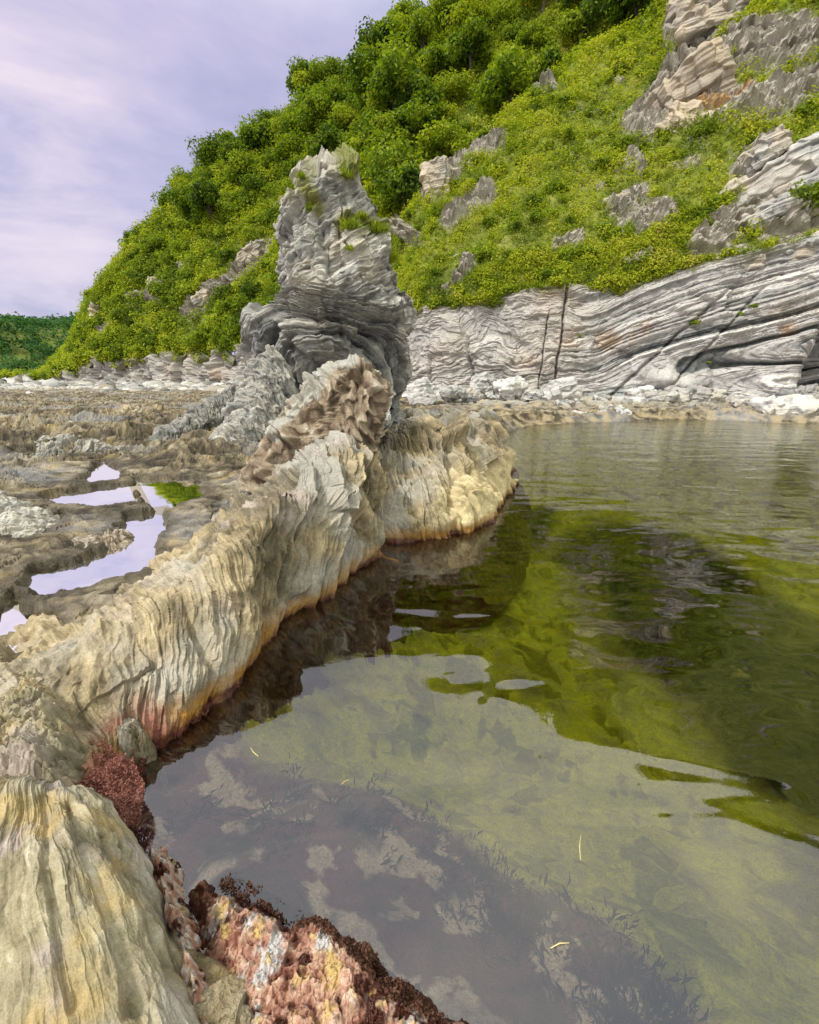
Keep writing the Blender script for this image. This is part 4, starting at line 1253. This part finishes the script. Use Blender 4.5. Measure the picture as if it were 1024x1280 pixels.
# rock faces standing out of the grassy slope
for i, (px, py, wd, ht, dp, tl, t0, tn, lab) in enumerate([
        (874, 18, 4.6, 3.2, 3, .2, .35, .5, 'dark jagged rock crest at the very top of the slope'),
        (925, 18, 4.6, 1.6, 3, -.15, .4, .5, 'overhanging layered ledge at the top right of the slope'),
        (845, 120, 4.4, 3.6, 3, -.5, .34, .55, 'grey layered rock fan below the jagged crest'),
        (890, 140, 4.4, 2.0, 3, .45, .45, .9, 'rust edged brown rock hump on the upper slope'),
        (850, 158, 2.2, 1.2, 2, .2, .6, .8, 'pale tan block below the rust edged hump'),
        (945, 190, 2.2, 1.2, 2, -.5, .62, .1, 'pale grey slab above the big sloping slab'),
        (970, 245, 6.0, 2.4, 3, -.55, .62, .15, 'big pale sloping rock slab near the right edge'),
        (1010, 215, 4.0, 2.2, 3, -.5, .62, .15, 'broad grey slab at the right edge of the slope'),
        (935, 262, 3.2, 1.0, 2, -.45, .7, .1, 'thin pale slab at the lower end of the big sloping slab'),
        (808, 278, 1.9, 1.5, 1.5, -.3, .6, .3, 'squarish grey rock in the grass below the small white rock'),
        (820, 246, 1.3, .6, 1, .05, .85, 0, 'small white rock in the grass of the slope'),
        (776, 252, 1.6, 1.0, 1.2, -.3, .5, .4, 'mottled grey rock left of the small white rock'),
        (785, 212, 1.4, 1.1, 1.2, .3, .35, .3, 'dark grey rock halfway up the grassy slope'),
        (797, 320, 1.9, .7, 1.2, -.15, .55, .3, 'half buried grey rock low on the slope above the cliff'),
        (572, 314, .9, .6, .7, -.5, .9, 0, 'bright white stone on the slope right of the stack'),
        (545, 235, 2.2, 2.8, 1.6, -.3, .5, .5, 'weathered rock face on the left shoulder of the spur'),
        (585, 205, 2.4, 1.4, 1.6, -.4, .5, .5, 'small weathered rock ledge below the dark wood'),
        (985, 292, 2.6, .7, 1.6, -.2, .75, 0, 'pale ledge just above the cliff at the right'),
        (930, 325, 3.0, .9, 1.6, -.1, .65, .3, 'flat pale ledge on the cliff brow at the right'),
        (1000, 318, 2.6, 1.4, 1.6, -.1, .5, .3, 'grey rock on the cliff brow at the right edge'),
        (320, 318, 4.6, 2.4, 2, -.7, .55, .4, 'pale rock rib on the far slope left of the stack'),
        (348, 262, 3.6, 3.0, 2, -.9, .5, .45, 'grey rock rib rising behind the stack'),
        (255, 372, 3.8, 1.6, 2, -.6, .6, .35, 'lower end of the pale rock rib in the green slope'),
        (190, 362, 2.6, 2.6, 2, .2, .45, .4, 'grey rock face among bushes on the far left slope'),
        (122, 395, 3.0, 5.5, 2, .1, .4, .5, 'steep bare rock nose at the left end of the hill'),
        (232, 328, 2.0, 1.8, 1.5, 0, .45, .4, 'small grey crag on the middle of the far left slope')]):
    p, n = hill_at(px, py)
    d = math.hypot(p[0], p[1])
    c = p - n * dp * .38
    boulder('rock_outcrop', c, (wd, dp, ht), M_BOULDER, lab, 'rock', seed=900 + i * 11, rot=-math.atan2(p[0], p[1]), tilt=-tl, beds=5., tone0=t0 * .75 - .08, extra=tanm(tn + .15), n=130, planes=6)

# white beach cobbles at the foot of the far cliff: nobody could count them
def cobbles():
    r = np.random.default_rng(77)
    n = 2600
    az = np.radians(r.uniform(-47, -6, n))
    foot = np.interp(np.degrees(az), HC[:, 0], HC[:, 1])
    rad = foot - np.abs(r.normal(size=n)) * foot * .13 - .2
    s = r.uniform(.12, .45, n) * (1 + (r.random(n) < .06) * 1.6)
    ph = np.linspace(.0, math.pi, 5)
    th = np.linspace(0, 2 * math.pi, 7, endpoint=False)
    T, Ph = np.meshgrid(th, ph, indexing='ij')
    base = np.stack([np.cos(T) * np.sin(Ph), np.sin(T) * np.sin(Ph), np.cos(Ph)], -1).reshape(-1, 3)
    F = grid_faces(7, 5, True)
    V = base[None] * (s[:, None, None] * np.stack([r.uniform(.8, 1.5, n), r.uniform(.8, 1.3, n), r.uniform(.45, .8, n)], -1)[:, None]) * r.uniform(.8, 1.2, (n, len(base), 1))
    V += np.stack([rad * np.sin(az), rad * np.cos(az), .42 + 0 * rad], -1)[:, None]
    FF = F[None] + (np.arange(n) * len(base))[:, None, None]
    me = raw_mesh('beach_cobbles', V, FF, M_BOULDER, dict(tone=np.repeat(np.clip(r.normal(.42, .22, n), 0, 1), len(base)), tan=np.repeat(np.clip(r.normal(.1, .3, n), 0, 1), len(base))))
    tag(add('beach_cobbles', me), 'band of white cobbles along the foot of the far cliff', 'cobbles', kind='stuff')

cobbles()

# ------------------------------------------------------------------ vegetation
def sample_hill(n, weight, seed):
    """random points on the hill sheet with a weight per vertex"""
    r = np.random.default_rng(seed)
    P = HILL['P']
    a = np.linalg.norm(np.gradient(P, axis=0), axis=-1) * np.linalg.norm(np.gradient(P, axis=1), axis=-1)
    w = (a * weight).ravel().cumsum()
    k = np.searchsorted(w, r.random(n) * w[-1])
    k = np.clip(k, 0, P.shape[0] * P.shape[1] - 1)
    return k, r

def ground_cover():
    vis = (HILL['px'] > -60) & (HILL['px'] < 1090) & (HILL['py'] > -120)
    v = HILL['v']
    dist = np.hypot(HILL['P'][..., 0], HILL['P'][..., 1])
    w = (1 - sst(.15, .75, HILL['bare'])) * np.where(vis, 1., .03) * (v > .98) * (v < 6.9) * (1 + 2.5 * (v < 1.25)) * (45 / np.maximum(dist, 20)) ** 1.2
    w = w * (.35 + sst(-.5, .2, HILL['lay']))
    n = int(85000 * RES)
    k, r = sample_hill(n, w, 5)
    P = HILL['P'].reshape(-1, 3)[k] + r.normal(size=(n, 3)) * .12
    N = HILL['N'].reshape(-1, 3)[k]
    d = np.hypot(P[:, 0], P[:, 1])
    t = fbm(P * .35, 4, seed=300)
    t2 = fbm(P * 1.1, 3, seed=304)
    # turf hanging over the brow of the cliff
    Q = CLIFFP[::1, -33:-12].reshape(-1, 3)
    px, py = proj(Q)
    ok = np.flatnonzero((px > -20) & (px < 1060) & (fbm(Q * .6, 3, seed=310) > -.12))
    kk = r.choice(ok, 7000)
    m = len(kk)
    P = np.concatenate([P, Q[kk] + r.normal(size=(m, 3)) * .06])
    N = np.concatenate([N, np.tile([0, -.5, .8], (m, 1))])
    k = np.concatenate([k, np.full(m, k[0])])
    n = n + m
    d = np.hypot(P[:, 0], P[:, 1])
    t = fbm(P * .35, 4, seed=300)
    t2 = fbm(P * 1.1, 3, seed=304)
    per = 8
    h = np.clip(.30 + .34 * (t2 + .3), .14, .8) * np.clip(d / 34, .8, 2.2)
    e = r.normal(size=(n, per, 3))
    e /= np.linalg.norm(e, axis=-1, keepdims=True)
    e = e + np.array([0, 0, .6]) + N[:, None] * .6
    C = P[:, None] + e * (h * r.uniform(.35, .9, n))[:, None, None] * .7
    NN = e + r.normal(size=(n, per, 3)) * .5 + np.array([0, 0, .3])
    sz = np.repeat(h * .38, per) * r.uniform(.6, 1.2, n * per)
    V, F = quads(C.reshape(-1, 3), NN.reshape(-1, 3), sz, .55, 9)
    lowb = sst(1.5, 1.0, v.ravel()[k])
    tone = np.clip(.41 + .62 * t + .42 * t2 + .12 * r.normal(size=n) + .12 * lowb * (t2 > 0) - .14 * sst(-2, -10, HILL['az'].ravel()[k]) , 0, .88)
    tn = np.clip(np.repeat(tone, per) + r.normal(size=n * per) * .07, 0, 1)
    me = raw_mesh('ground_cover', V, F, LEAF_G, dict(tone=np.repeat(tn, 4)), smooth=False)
    tag(add('ground_cover', me), 'grass and herbs covering the steep green hillside', 'ground cover', kind='stuff')

ground_cover()

def tree_proto(seed, h, rx, rz, nb, nl, leaf):
    r = np.random.default_rng(seed)
    top = h - rz * .9
    parts = []
    lean = r.normal(size=2) * .25
    path = [(0, 0, -.6), (lean[0] * .3, lean[1] * .3, top * .5), (lean[0], lean[1], top), (lean[0] * 1.3, lean[1] * 1.3, top + rz * .6)]
    parts.append(tube(path, [.17, .13, .09, .03], 7))
    for k in range(6):
        a = r.uniform(0, 6.28)
        b = np.array([math.cos(a), math.sin(a), .7]) * rx * .7
        s = np.array([lean[0] * .8, lean[1] * .8, top * r.uniform(.6, 1.0)])
        parts.append(tube([s, s + b * .5 + [0, 0, .1], s + b], [.07, .045, .015], 5))
    V, F = join(parts)
    tm = raw_mesh('trunk', V, F, BARK)
    V, F, T = crown(seed + 50, rx, rz, nb, nl, leaf)
    V = V + np.array([lean[0], lean[1], top])
    cm = raw_mesh('crown', V, F, LEAF_T, dict(tone=T), smooth=False)
    return tm, cm

TREES = [tree_proto(60, 4.6, 2.5, 2.0, 20, 3400, .30), tree_proto(61, 5.2, 2.3, 2.4, 22, 3400, .28), tree_proto(62, 4.2, 2.9, 1.8, 24, 3800, .30), tree_proto(63, 5.6, 2.1, 2.6, 20, 3200, .27),
         tree_proto(64, 4.0, 2.2, 1.9, 16, 2800, .28)]
BUSHES = []
for s in range(5):
    V, F, T = crown(90 + s, 1.0, .75, 11, 900, .15)
    V[:, 2] += .30
    BUSHES.append(raw_mesh('bush', V, F, LEAF_B, dict(tone=T), smooth=False))

def put_tree(p, sc, k, rz, label, group, cat='tree'):
    tm, cm = TREES[k]
    e = add('tree', None, loc=p)
    e.scale = (sc, sc, sc * random.uniform(.85, 1.1))
    e.rotation_euler.z = rz
    e.empty_display_size = .5
    tag(e, label, cat, group)
    add('trunk', tm, e)
    add('crown', cm, e)
    return e

def scatter(n, w, seed, mind):
    k, r = sample_hill(n * 12, w, seed)
    P = HILL['P'].reshape(-1, 3)[k]
    keep = []
    for i, p in enumerate(P):
        md = mind(p)
        if all((p[0] - q[0]) ** 2 + (p[1] - q[1]) ** 2 + (p[2] - q[2]) ** 2 > md * md for q, _ in keep):
            keep.append((p, k[i]))
            if len(keep) >= n:
                break
    return keep

PXH, PYH, VH, AZH = HILL['px'], HILL['py'], HILL['v'], HILL['az']
# woods: behind the spur and over the upper half of the far slope
inframe = (PXH > -40) & (PXH < 1060) & (PYH > -90)
woodL = sst(4.0, 4.9, VH + .6 * HILL['lay'] + .3 * sst(-20, -30, AZH)) * (AZH < 1) * (AZH > -37) * (VH < 6.7)
woodG = (VH > 3.35) * (VH < 6.8) * (AZH >= -3) * (AZH < 31)
for p, k in scatter(115, woodL * inframe * 1.0, 11, lambda p: 2.5):
    az, v = AZH.ravel()[k], VH.ravel()[k]
    sk = v > 5.6
    put_tree(p - [0, 0, 1.7 if az > -14 else 2.5], random.choice([.55, .7, .85, 1.0, 1.3]) * (.75 if az < -24 else 1), random.randrange(5), random.uniform(0, 6.28),
             'rounded green tree on the skyline of the far hillside' if sk else 'rounded green tree in the wood on the far slope, below the skyline',
             'trees on the hill skyline' if sk else 'trees in the wood on the far slope')
for p, k in scatter(135, woodG * (inframe | (PYH < 0)) * 1.0, 12, lambda p: 2.6):
    v = VH.ravel()[k]
    low = v < 4.6
    put_tree(p - [0, 0, 1.2], random.choice([.6, .8, 1.0, 1.2, 1.5]), random.randrange(5), random.uniform(0, 6.28),
             'dark green tree in the gully wood right behind the grassy spur' if low else 'dense green tree high in the wood above the spur', 'trees in the gully wood' if low else 'trees high in the wood')
# trees on the out-of-frame crest that the pool mirrors
crest = (VH > 5.2) * (VH < 6.9) * (AZH >= 31) * (AZH < 62)
for p, k in scatter(22, crest, 15, lambda p: 3.4):
    put_tree(p - [0, 0, .4], random.uniform(.7, 1.1), random.randrange(5), random.uniform(0, 6.28), 'tree on the crest whose reflection edges the pale sky in the pool', 'trees on the crest above the view')
# bushes
notbare = 1 - sst(.2, .6, HILL['bare'])
wR = (VH > 1.05) * (VH < 3.3) * (AZH > -3) * notbare * inframe
wL = (VH > 1.02) * (VH < 5.2) * (AZH <= -3) * (AZH > -38.5) * notbare * inframe
def put_bush(p, s, label, group):
    o = add('bush', random.choice(BUSHES), loc=p - np.array([0, 0, .12 * s]))
    o.scale = (s, s, s * random.uniform(.8, 1.15))
    o.rotation_euler.z = random.uniform(0, 6.28)
    return tag(o, label, 'bush', group)
for p, k in scatter(95, wR, 21, lambda p: 1.0):
    low = VH.ravel()[k] < 1.9
    put_bush(p, random.choice([.4, .45, .55, .7, .9]), 'leafy bush low on the near slope, just above the banded cliff' if low else 'leafy bush on the upper part of the near grassy slope', 'bushes low on the near slope' if low else 'bushes high on the near slope')
for p, k in scatter(240, wL, 22, lambda p: 1.3):
    low = VH.ravel()[k] < 2.4
    put_bush(p, random.choice([.9, 1.2, 1.5, 1.9]), 'yellow green bush low on the far slope, above the shore cliff' if low else 'green bush scattered over the middle of the far slope', 'bushes low on the far slope' if low else 'bushes on the middle of the far slope')
for px, py, s, lab in [(280, 405, 2.2, 'big yellow green bush left of the stack'), (310, 385, 2.2, 'big bush touching the stack on its left'), (255, 425, 1.9, 'bush above the shore cliff, left of the stack'),
                       (1005, 270, 1.3, 'dark bush on the big slab at the right edge'), (500, 332, .6, 'bush behind the right shoulder of the stack')]:
    p, n = hill_at(px, py)
    put_bush(p, s, lab, None)

def cliff_at(px, py):
    x, y = proj(CLIFFP)
    d = np.hypot(x - px, y - py)
    return CLIFFP[np.unravel_index(np.argmin(d), d.shape)]
for px, py, s, lab in [(870, 404, .28, 'small bush growing from the middle of the banded cliff'), (724, 420, .16, 'tiny bush in the vertical crack of the cliff'), (940, 384, .3, 'low bush in the diagonal groove near the top of the cliff'),
                       (925, 392, .22, 'smaller bush lower in the diagonal groove of the cliff'), (885, 452, .16, 'tiny bush in the dark band low on the cliff')]:
    put_bush(cliff_at(px, py) + np.array([0, -.05, -.05]), s, lab, None)

# thin bare-looking tree on the left skyline
p, n = hill_at(236, 205)
def sparse_tree(p):
    r = np.random.default_rng(9)
    e = add('tree', None, loc=p - np.array([0, 0, .4]))
    tag(e, 'thin sparse tree standing out on the left skyline', 'tree')
    parts = [tube([(0, 0, -.3), (.1, 0, 1.6), (0, .1, 3.4)], [.10, .07, .02], 6)]
    tips = []
    for k in range(16):
        a = r.uniform(0, 6.28)
        z = r.uniform(.9, 3.2)
        L = r.uniform(.6, 1.2)
        s = np.array([.05, 0, z])
        t = s + np.array([math.cos(a) * L, math.sin(a) * L, L * .6])
        parts.append(tube([s, (s + t) / 2 + [0, 0, .05], t], [.035, .025, .01], 4))
        tips.append(t)
    V, F = join(parts)
    add('trunk', raw_mesh('trunk', V, F, BARK), e)
    T = np.repeat(np.array(tips), 26, 0) + r.normal(size=(16 * 26, 3)) * .26
    V, F = quads(T, r.normal(size=T.shape), .18, .6, 3)
    add('crown', raw_mesh('crown', V, F, LEAF_T, dict(tone=np.full(len(V), .35)), smooth=False), e)
sparse_tree(p)

# grass tufts on the stack
def tuft(p, s, label, seed, n=170):
    s = s * .72
    r = np.random.default_rng(seed)
    b = np.stack([r.normal(size=n) * .35, r.normal(size=n) * .25, np.zeros(n)], -1) * s
    d = r.normal(size=(n, 3)) * .45 + np.array([0, -.15, 1])
    d /= np.linalg.norm(d, axis=1)[:, None]
    L = r.uniform(.5, 1.1, n)[:, None] * s
    c = b + d * L * .5
    nn = np.cross(d, r.normal(size=(n, 3)))
    V, F = quads(c, nn, L[:, 0], .10, seed, roll=d)
    o = add('grass_tuft', raw_mesh('grass_tuft', V, F, LEAF_G, dict(tone=np.repeat(np.clip(r.normal(.34, .18, n), 0, 1), 4)), smooth=False), loc=p)
    tag(o, label, 'grass tuft')

def stack_at(px, py):
    x, y = proj(STP)
    d = np.hypot(x - px, y - py) + (STP[..., 1] > 11.3) * 1e4
    k = np.unravel_index(np.argmin(d), d.shape)
    return STP[k]
for i, (px, py, s, lab) in enumerate([(432, 222, .30, 'grass tuft on the stack summit, in the notch between two teeth'), (378, 222, .20, 'small grass tuft on the left end of the stack summit'),
                                      (392, 262, .26, 'grass hanging in the left vertical groove of the stack'), (440, 286, .36, 'grass tuft on the ledge below the stack summit'),
                                      (472, 290, .36, 'grass tuft on the right shoulder of the stack'), (452, 272, .26, 'grass tuft between the summit and the ledge of the stack'), (494, 326, .36, 'bushy tuft on the right edge of the stack'),
                                      (438, 312, .18, 'small tuft in a crack in the middle of the stack')]):
    tuft(stack_at(px, py) + np.array([0, -.04, -.03]), s, lab, 40 + i)

# far headland with its wood
def headland():
    az = np.radians(np.linspace(-62, -27, 90))
    v = np.linspace(0, 1, 40)
    A, Vv = np.meshgrid(az, v, indexing='ij')
    top = 26 + 5 * np.sin(A * 9) + 2 * np.sin(A * 31)
    top = top * sst(-24, -36, np.degrees(A) * 1.0) 
    R = 215 + 90 * Vv
    z = .3 + top * sst(0, .8, Vv)
    P = np.stack([R * np.sin(A), R * np.cos(A), z], -1)
    P[..., 2] += fbm(P * .05, 3, seed=330) * 2.5 * Vv
    tag(add('headland', raw_mesh('headland', P, grid_faces(90, 40), M_HILL, dict(tone=np.full(P.shape[:2], .2)))), kind='structure')
    r = np.random.default_rng(4)
    n = 1300
    k = r.integers(0, 90 * 40, n)
    C0 = P.reshape(-1, 3)[k] + r.normal(size=(n, 3)) * np.array([2.5, 2.5, .5]) + [0, 0, 1.0]
    per = 40
    e = r.normal(size=(n, per, 3))
    e /= np.linalg.norm(e, axis=-1, keepdims=True)
    R0 = r.uniform(1.8, 3.6, n)[:, None, None]
    C = C0[:, None] + e * R0 * np.array([1, 1, .8])
    V, F = quads(C.reshape(-1, 3), (e + r.normal(size=e.shape) * .5).reshape(-1, 3), r.uniform(.8, 1.7, n * per), .7, 6)
    t = np.repeat(np.clip(r.normal(.45, .2, n), 0, 1), per * 4)
    tag(add('far_wood', raw_mesh('far_wood', V, F, LEAF_F, dict(tone=t), smooth=False)), 'dense dark green wood covering the distant headland', 'wood', kind='stuff')
headland()

# ------------------------------------------------------------------ seaweed and floating bits
def weed_patch(name, poly, z0, n, mat, label, seed, size, h, cat='seaweed', zfn=None, kind=None):
    r = np.random.default_rng(seed)
    poly = np.array([onz(x, y, z0)[:2] for x, y in poly])
    lo, hi = poly.min(0), poly.max(0)
    pts = r.uniform(lo, hi, (n * 4, 2))
    pts = pts[poly_sd(pts[:, 0].astype(f32), pts[:, 1].astype(f32), poly) < 0][:n]
    if kind:
        pts = pts[fbm(V3(pts[:, 0] * 7, pts[:, 1] * 7, 0), 3, seed=55) > .05]
    n = len(pts)
    z = zfn(pts[:, 0], pts[:, 1]) if zfn else np.full(n, z0)
    lump = fbm(V3(pts[:, 0] * 22, pts[:, 1] * 22, 0), 3, seed=seed % 90)
    C = np.stack([pts[:, 0], pts[:, 1], z + h * (.5 + .5 * lump) * r.uniform(.2, 1.2, n)], -1)
    N = r.normal(size=(n, 3)) + np.array([0, 0, .4])
    V, F = quads(C, N, size * r.uniform(.5, 1.5, n), .55, seed)
    t = np.clip(.5 + .35 * lump + r.normal(size=n) * .18, 0, 1)
    c = C.mean(0)
    o = add(name, raw_mesh(name, V - c, F, mat, dict(tone=np.repeat(t, 4)), smooth=False), loc=c)
    tag(o, label, cat, kind=kind)

def surf(PP):
    """height of a built rock above x,y, from its nearest vertices"""
    Q = PP.reshape(-1, 3)[::3]
    def fn(x, y):
        out = []
        for a, b in zip(x, y):
            d = (Q[:, 0] - a) ** 2 + (Q[:, 1] - b) ** 2
            k = np.argpartition(d, 6)[:6]
            out.append(Q[k, 2].max())
        return np.array(out)
    return fn
gz = lambda x, y: ground_z(np.asarray(x, f32), np.asarray(y, f32))['z']
both = lambda PP: (lambda x, y: np.maximum(surf(PP)(x, y), gz(x, y)))
weed_patch('red_seaweed', [(70, 985), (95, 955), (135, 945), (168, 955), (182, 985), (172, 1025), (140, 1035), (100, 1010)], .10, 11000, M_RED, 'clump of curly red seaweed on the rock at the corner of the pool', 801, .0085, .06, zfn=lambda x, y: .085 + .02 * np.sin(x * 31) * np.sin(y * 27) + .22 * np.clip(-1.03 - x, -.2, .5))
weed_patch('red_seaweed', [(176, 985), (186, 948), (214, 918), (262, 893), (262, 880), (208, 898), (172, 938), (164, 975)], .02, 3000, M_RED, 'thin dark red weed fringe along the waterline above the seaweed clump', 806, .008, .02, zfn=lambda x, y: .012 + .02 * np.sin(x * 90 + y * 60) ** 2)
weed_patch('brown_seaweed', [(268, 1100), (290, 1085), (340, 1110), (440, 1165), (470, 1200), (520, 1250), (560, 1285), (510, 1285), (440, 1215), (380, 1160), (310, 1130)], .02, 7000, M_FROND,
           'fringe of dark brown weed along the top of the pink crusted rock', 803, .010, .03, zfn=both(WP))
def fronds():
    """branching dark fronds standing in the shallows along the edge of the weed bed"""
    r = np.random.default_rng(804)
    line = np.array([(210, 1000), (300, 985), (380, 990), (450, 972), (485, 985), (520, 1015), (560, 1040), (620, 1080), (670, 1110), (700, 1140), (740, 1190), (790, 1240), (840, 1290)], float)
    C, N, S, D = [], [], [], []
    for k in range(110):
        t = r.uniform(0, len(line) - 1.001)
        a = line[int(t)] + (line[int(t) + 1] - line[int(t)]) * (t % 1) + np.array([r.normal(-25, 32), r.normal(35, 32)])
        b = onz(a[0], a[1], -.22)
        z0 = float(gz([b[0]], [b[1]])[0])
        n = int(r.uniform(10, 46))
        lean = r.normal(size=3) * .5 + np.array([.25, .3, .35])
        for q in range(n):
            d = lean + r.normal(size=3) * .55
            d[2] = abs(d[2]) * .6
            d /= np.linalg.norm(d)
            L = r.uniform(.018, .06)
            c = np.array([b[0] + r.normal() * .03, b[1] + r.normal() * .03, z0]) + d * L * r.uniform(.3, 1.3)
            C.append(c)
            D.append(d)
            N.append(np.cross(d, r.normal(size=3)))
            S.append(L)
    C, N, S, D = map(np.array, (C, N, S, D))
    C[:, 2] = np.minimum(C[:, 2], -.02)
    V, F = quads(C, N, S, .22, 8, roll=D)
    o = add('drowned_seaweed', raw_mesh('drowned_seaweed', V, F, M_FROND, dict(tone=np.repeat(np.clip(r.normal(.45, .25, len(C)), 0, 1), 4)), smooth=False))
    tag(o, 'dark purple fronds under the shallow water at the bottom of the pool', 'seaweed', kind='stuff')
fronds()
for i, (px, py, L, a, lab) in enumerate([(726, 1060, .045, 1.2, 'pale straw floating on the pool right of centre'), (700, 1182, .03, .2, 'short straw floating near the weed in the lower part of the pool'),
                                          (318, 940, .035, 2.4, 'straw bit floating near the left bank'), (432, 688 + 290, .02, .6, 'tiny straw floating over the purple weed')]):
    V, F = tube([(-L, 0, 0), (0, .004, .002), (L, 0, 0)], [.0015, .002, .001], 6)
    o = add('straw', raw_mesh('straw', V, F, M_STRAW), loc=onz(px, py, .001))
    o.rotation_euler.z = a
    tag(o, lab, 'straw')

# ------------------------------------------------------------------ sky, sun, camera
world = bpy.data.worlds.new('World')
scene.world = world
world.use_nodes = True
W = world.node_tree
W.nodes.clear()
class WN(NT):
    def __init__(s, t):
        s.t = t
wn = WN(W)
SUN_EL, SUN_AZ = math.radians(52), math.radians(-120)      # bearing from +Y, clockwise
sky = wn.n('ShaderNodeTexSky', sky_type='NISHITA', sun_disc=False)
sky.sun_elevation = SUN_EL
sky.sun_rotation = SUN_AZ
bgs = wn.n('ShaderNodeBackground', i_Strength=.10)
wn.l(sky.outputs[0], bgs.inputs[0])
tc = wn.n('ShaderNodeTexCoord').outputs['Generated']
sep = wn.n('ShaderNodeSeparateXYZ')
wn.l(tc, sep.inputs[0])
zc = wn.math('MAXIMUM', sep.outputs[2], 0.0)
den = wn.math('ADD', zc, .34)
cmb = wn.n('ShaderNodeCombineXYZ')
wn.l(wn.math('DIVIDE', sep.outputs[0], den), cmb.inputs[0])
wn.l(wn.math('DIVIDE', sep.outputs[1], den), cmb.inputs[1])
c1 = wn.noise(cmb.outputs[0], .9, 5, .55, .3)
mp = wn.n('ShaderNodeMapping')
mp.inputs['Scale'].default_value = (1.4, 1.4, 5.0)
mp.inputs['Location'].default_value = (.3, .1, .55)
wn.l(tc, mp.inputs['Vector'])
c2 = wn.noise(mp.outputs[0], 1.7, 6, .58, .35)
cl = wn.math('ADD', wn.math('MULTIPLY', c1, .4), wn.math('MULTIPLY', c2, .6))
colr = wn.ramp(cl, [(.36, (.37, .37, .545)), (.46, (.46, .43, .61)), (.54, (.545, .49, .65)), (.64, (.76, .68, .725))])
# thinner, pinkish cloud low over the headland; whiter sky behind the viewer
def lobe(v, lo, hi):
    d = wn.n('ShaderNodeVectorMath', operation='DOT_PRODUCT')
    wn.l(tc, d.inputs[0])
    d.inputs[1].default_value = v
    mr = wn.n('ShaderNodeMapRange', interpolation_type='SMOOTHSTEP')
    mr.inputs[1].default_value, mr.inputs[2].default_value = lo, hi
    wn.l(d.outputs['Value'], mr.inputs[0])
    return mr.outputs[0]
glow = wn.math('MULTIPLY', lobe((-.70, .66, .26), .90, 1.0), wn.ramp(c2, [(.40, (.1, .1, .1)), (.60, (1, 1, 1))]))
colr = wn.mix(wn.math('MULTIPLY', glow, .6), colr, (.80, .70, .735))
colr = wn.mix(lobe((0, -1, .25), .1, .9), colr, (.92, .89, .82))
# an overcast sky brightens towards the zenith
gain = wn.ramp(zc, [(0, (.96, .96, .96)), (.5, (1.0, 1.0, 1.0)), (.68, (1.95, 2.1, 1.6)), (1, (2.45, 2.72, 1.95))])
colr = wn.mix(1.0, colr, gain, 'MULTIPLY')
bgc = wn.n('ShaderNodeBackground', i_Strength=1.0)
wn.l(colr, bgc.inputs[0])
ms = wn.n('ShaderNodeMixShader', i_0=.88)
wn.l(bgs.outputs[0], ms.inputs[1])
wn.l(bgc.outputs[0], ms.inputs[2])
wo = wn.n('ShaderNodeOutputWorld')
wn.l(ms.outputs[0], wo.inputs[0])

sd_ = bpy.data.lights.new('sun', 'SUN')
sd_.energy = 2.7
sd_.angle = math.radians(8)
sd_.color = (1.0, .95, .86)
so = add('sun', sd_)
so.rotation_euler = (math.pi / 2 - SUN_EL, 0, math.pi - SUN_AZ)
so.location = (-20, -20, 40)

cam = bpy.data.cameras.new('camera')
cam.sensor_fit = 'HORIZONTAL'
cam.sensor_width = 36
cam.lens = 36 * FOC / 1024
cam.clip_start = .05
cam.clip_end = 2000
co = add('camera', cam, loc=(0, 0, EYE))
co.rotation_euler = (math.pi / 2 - PITCH, 0, 0)
scene.camera = co
vs = scene.view_settings
vs.view_transform = 'Standard'
vs.look = 'None'
vs.exposure = 0.4
vs.gamma = 1
vs.use_curve_mapping = False
scene.cycles.max_bounces = 8
scene.cycles.transparent_max_bounces = 8
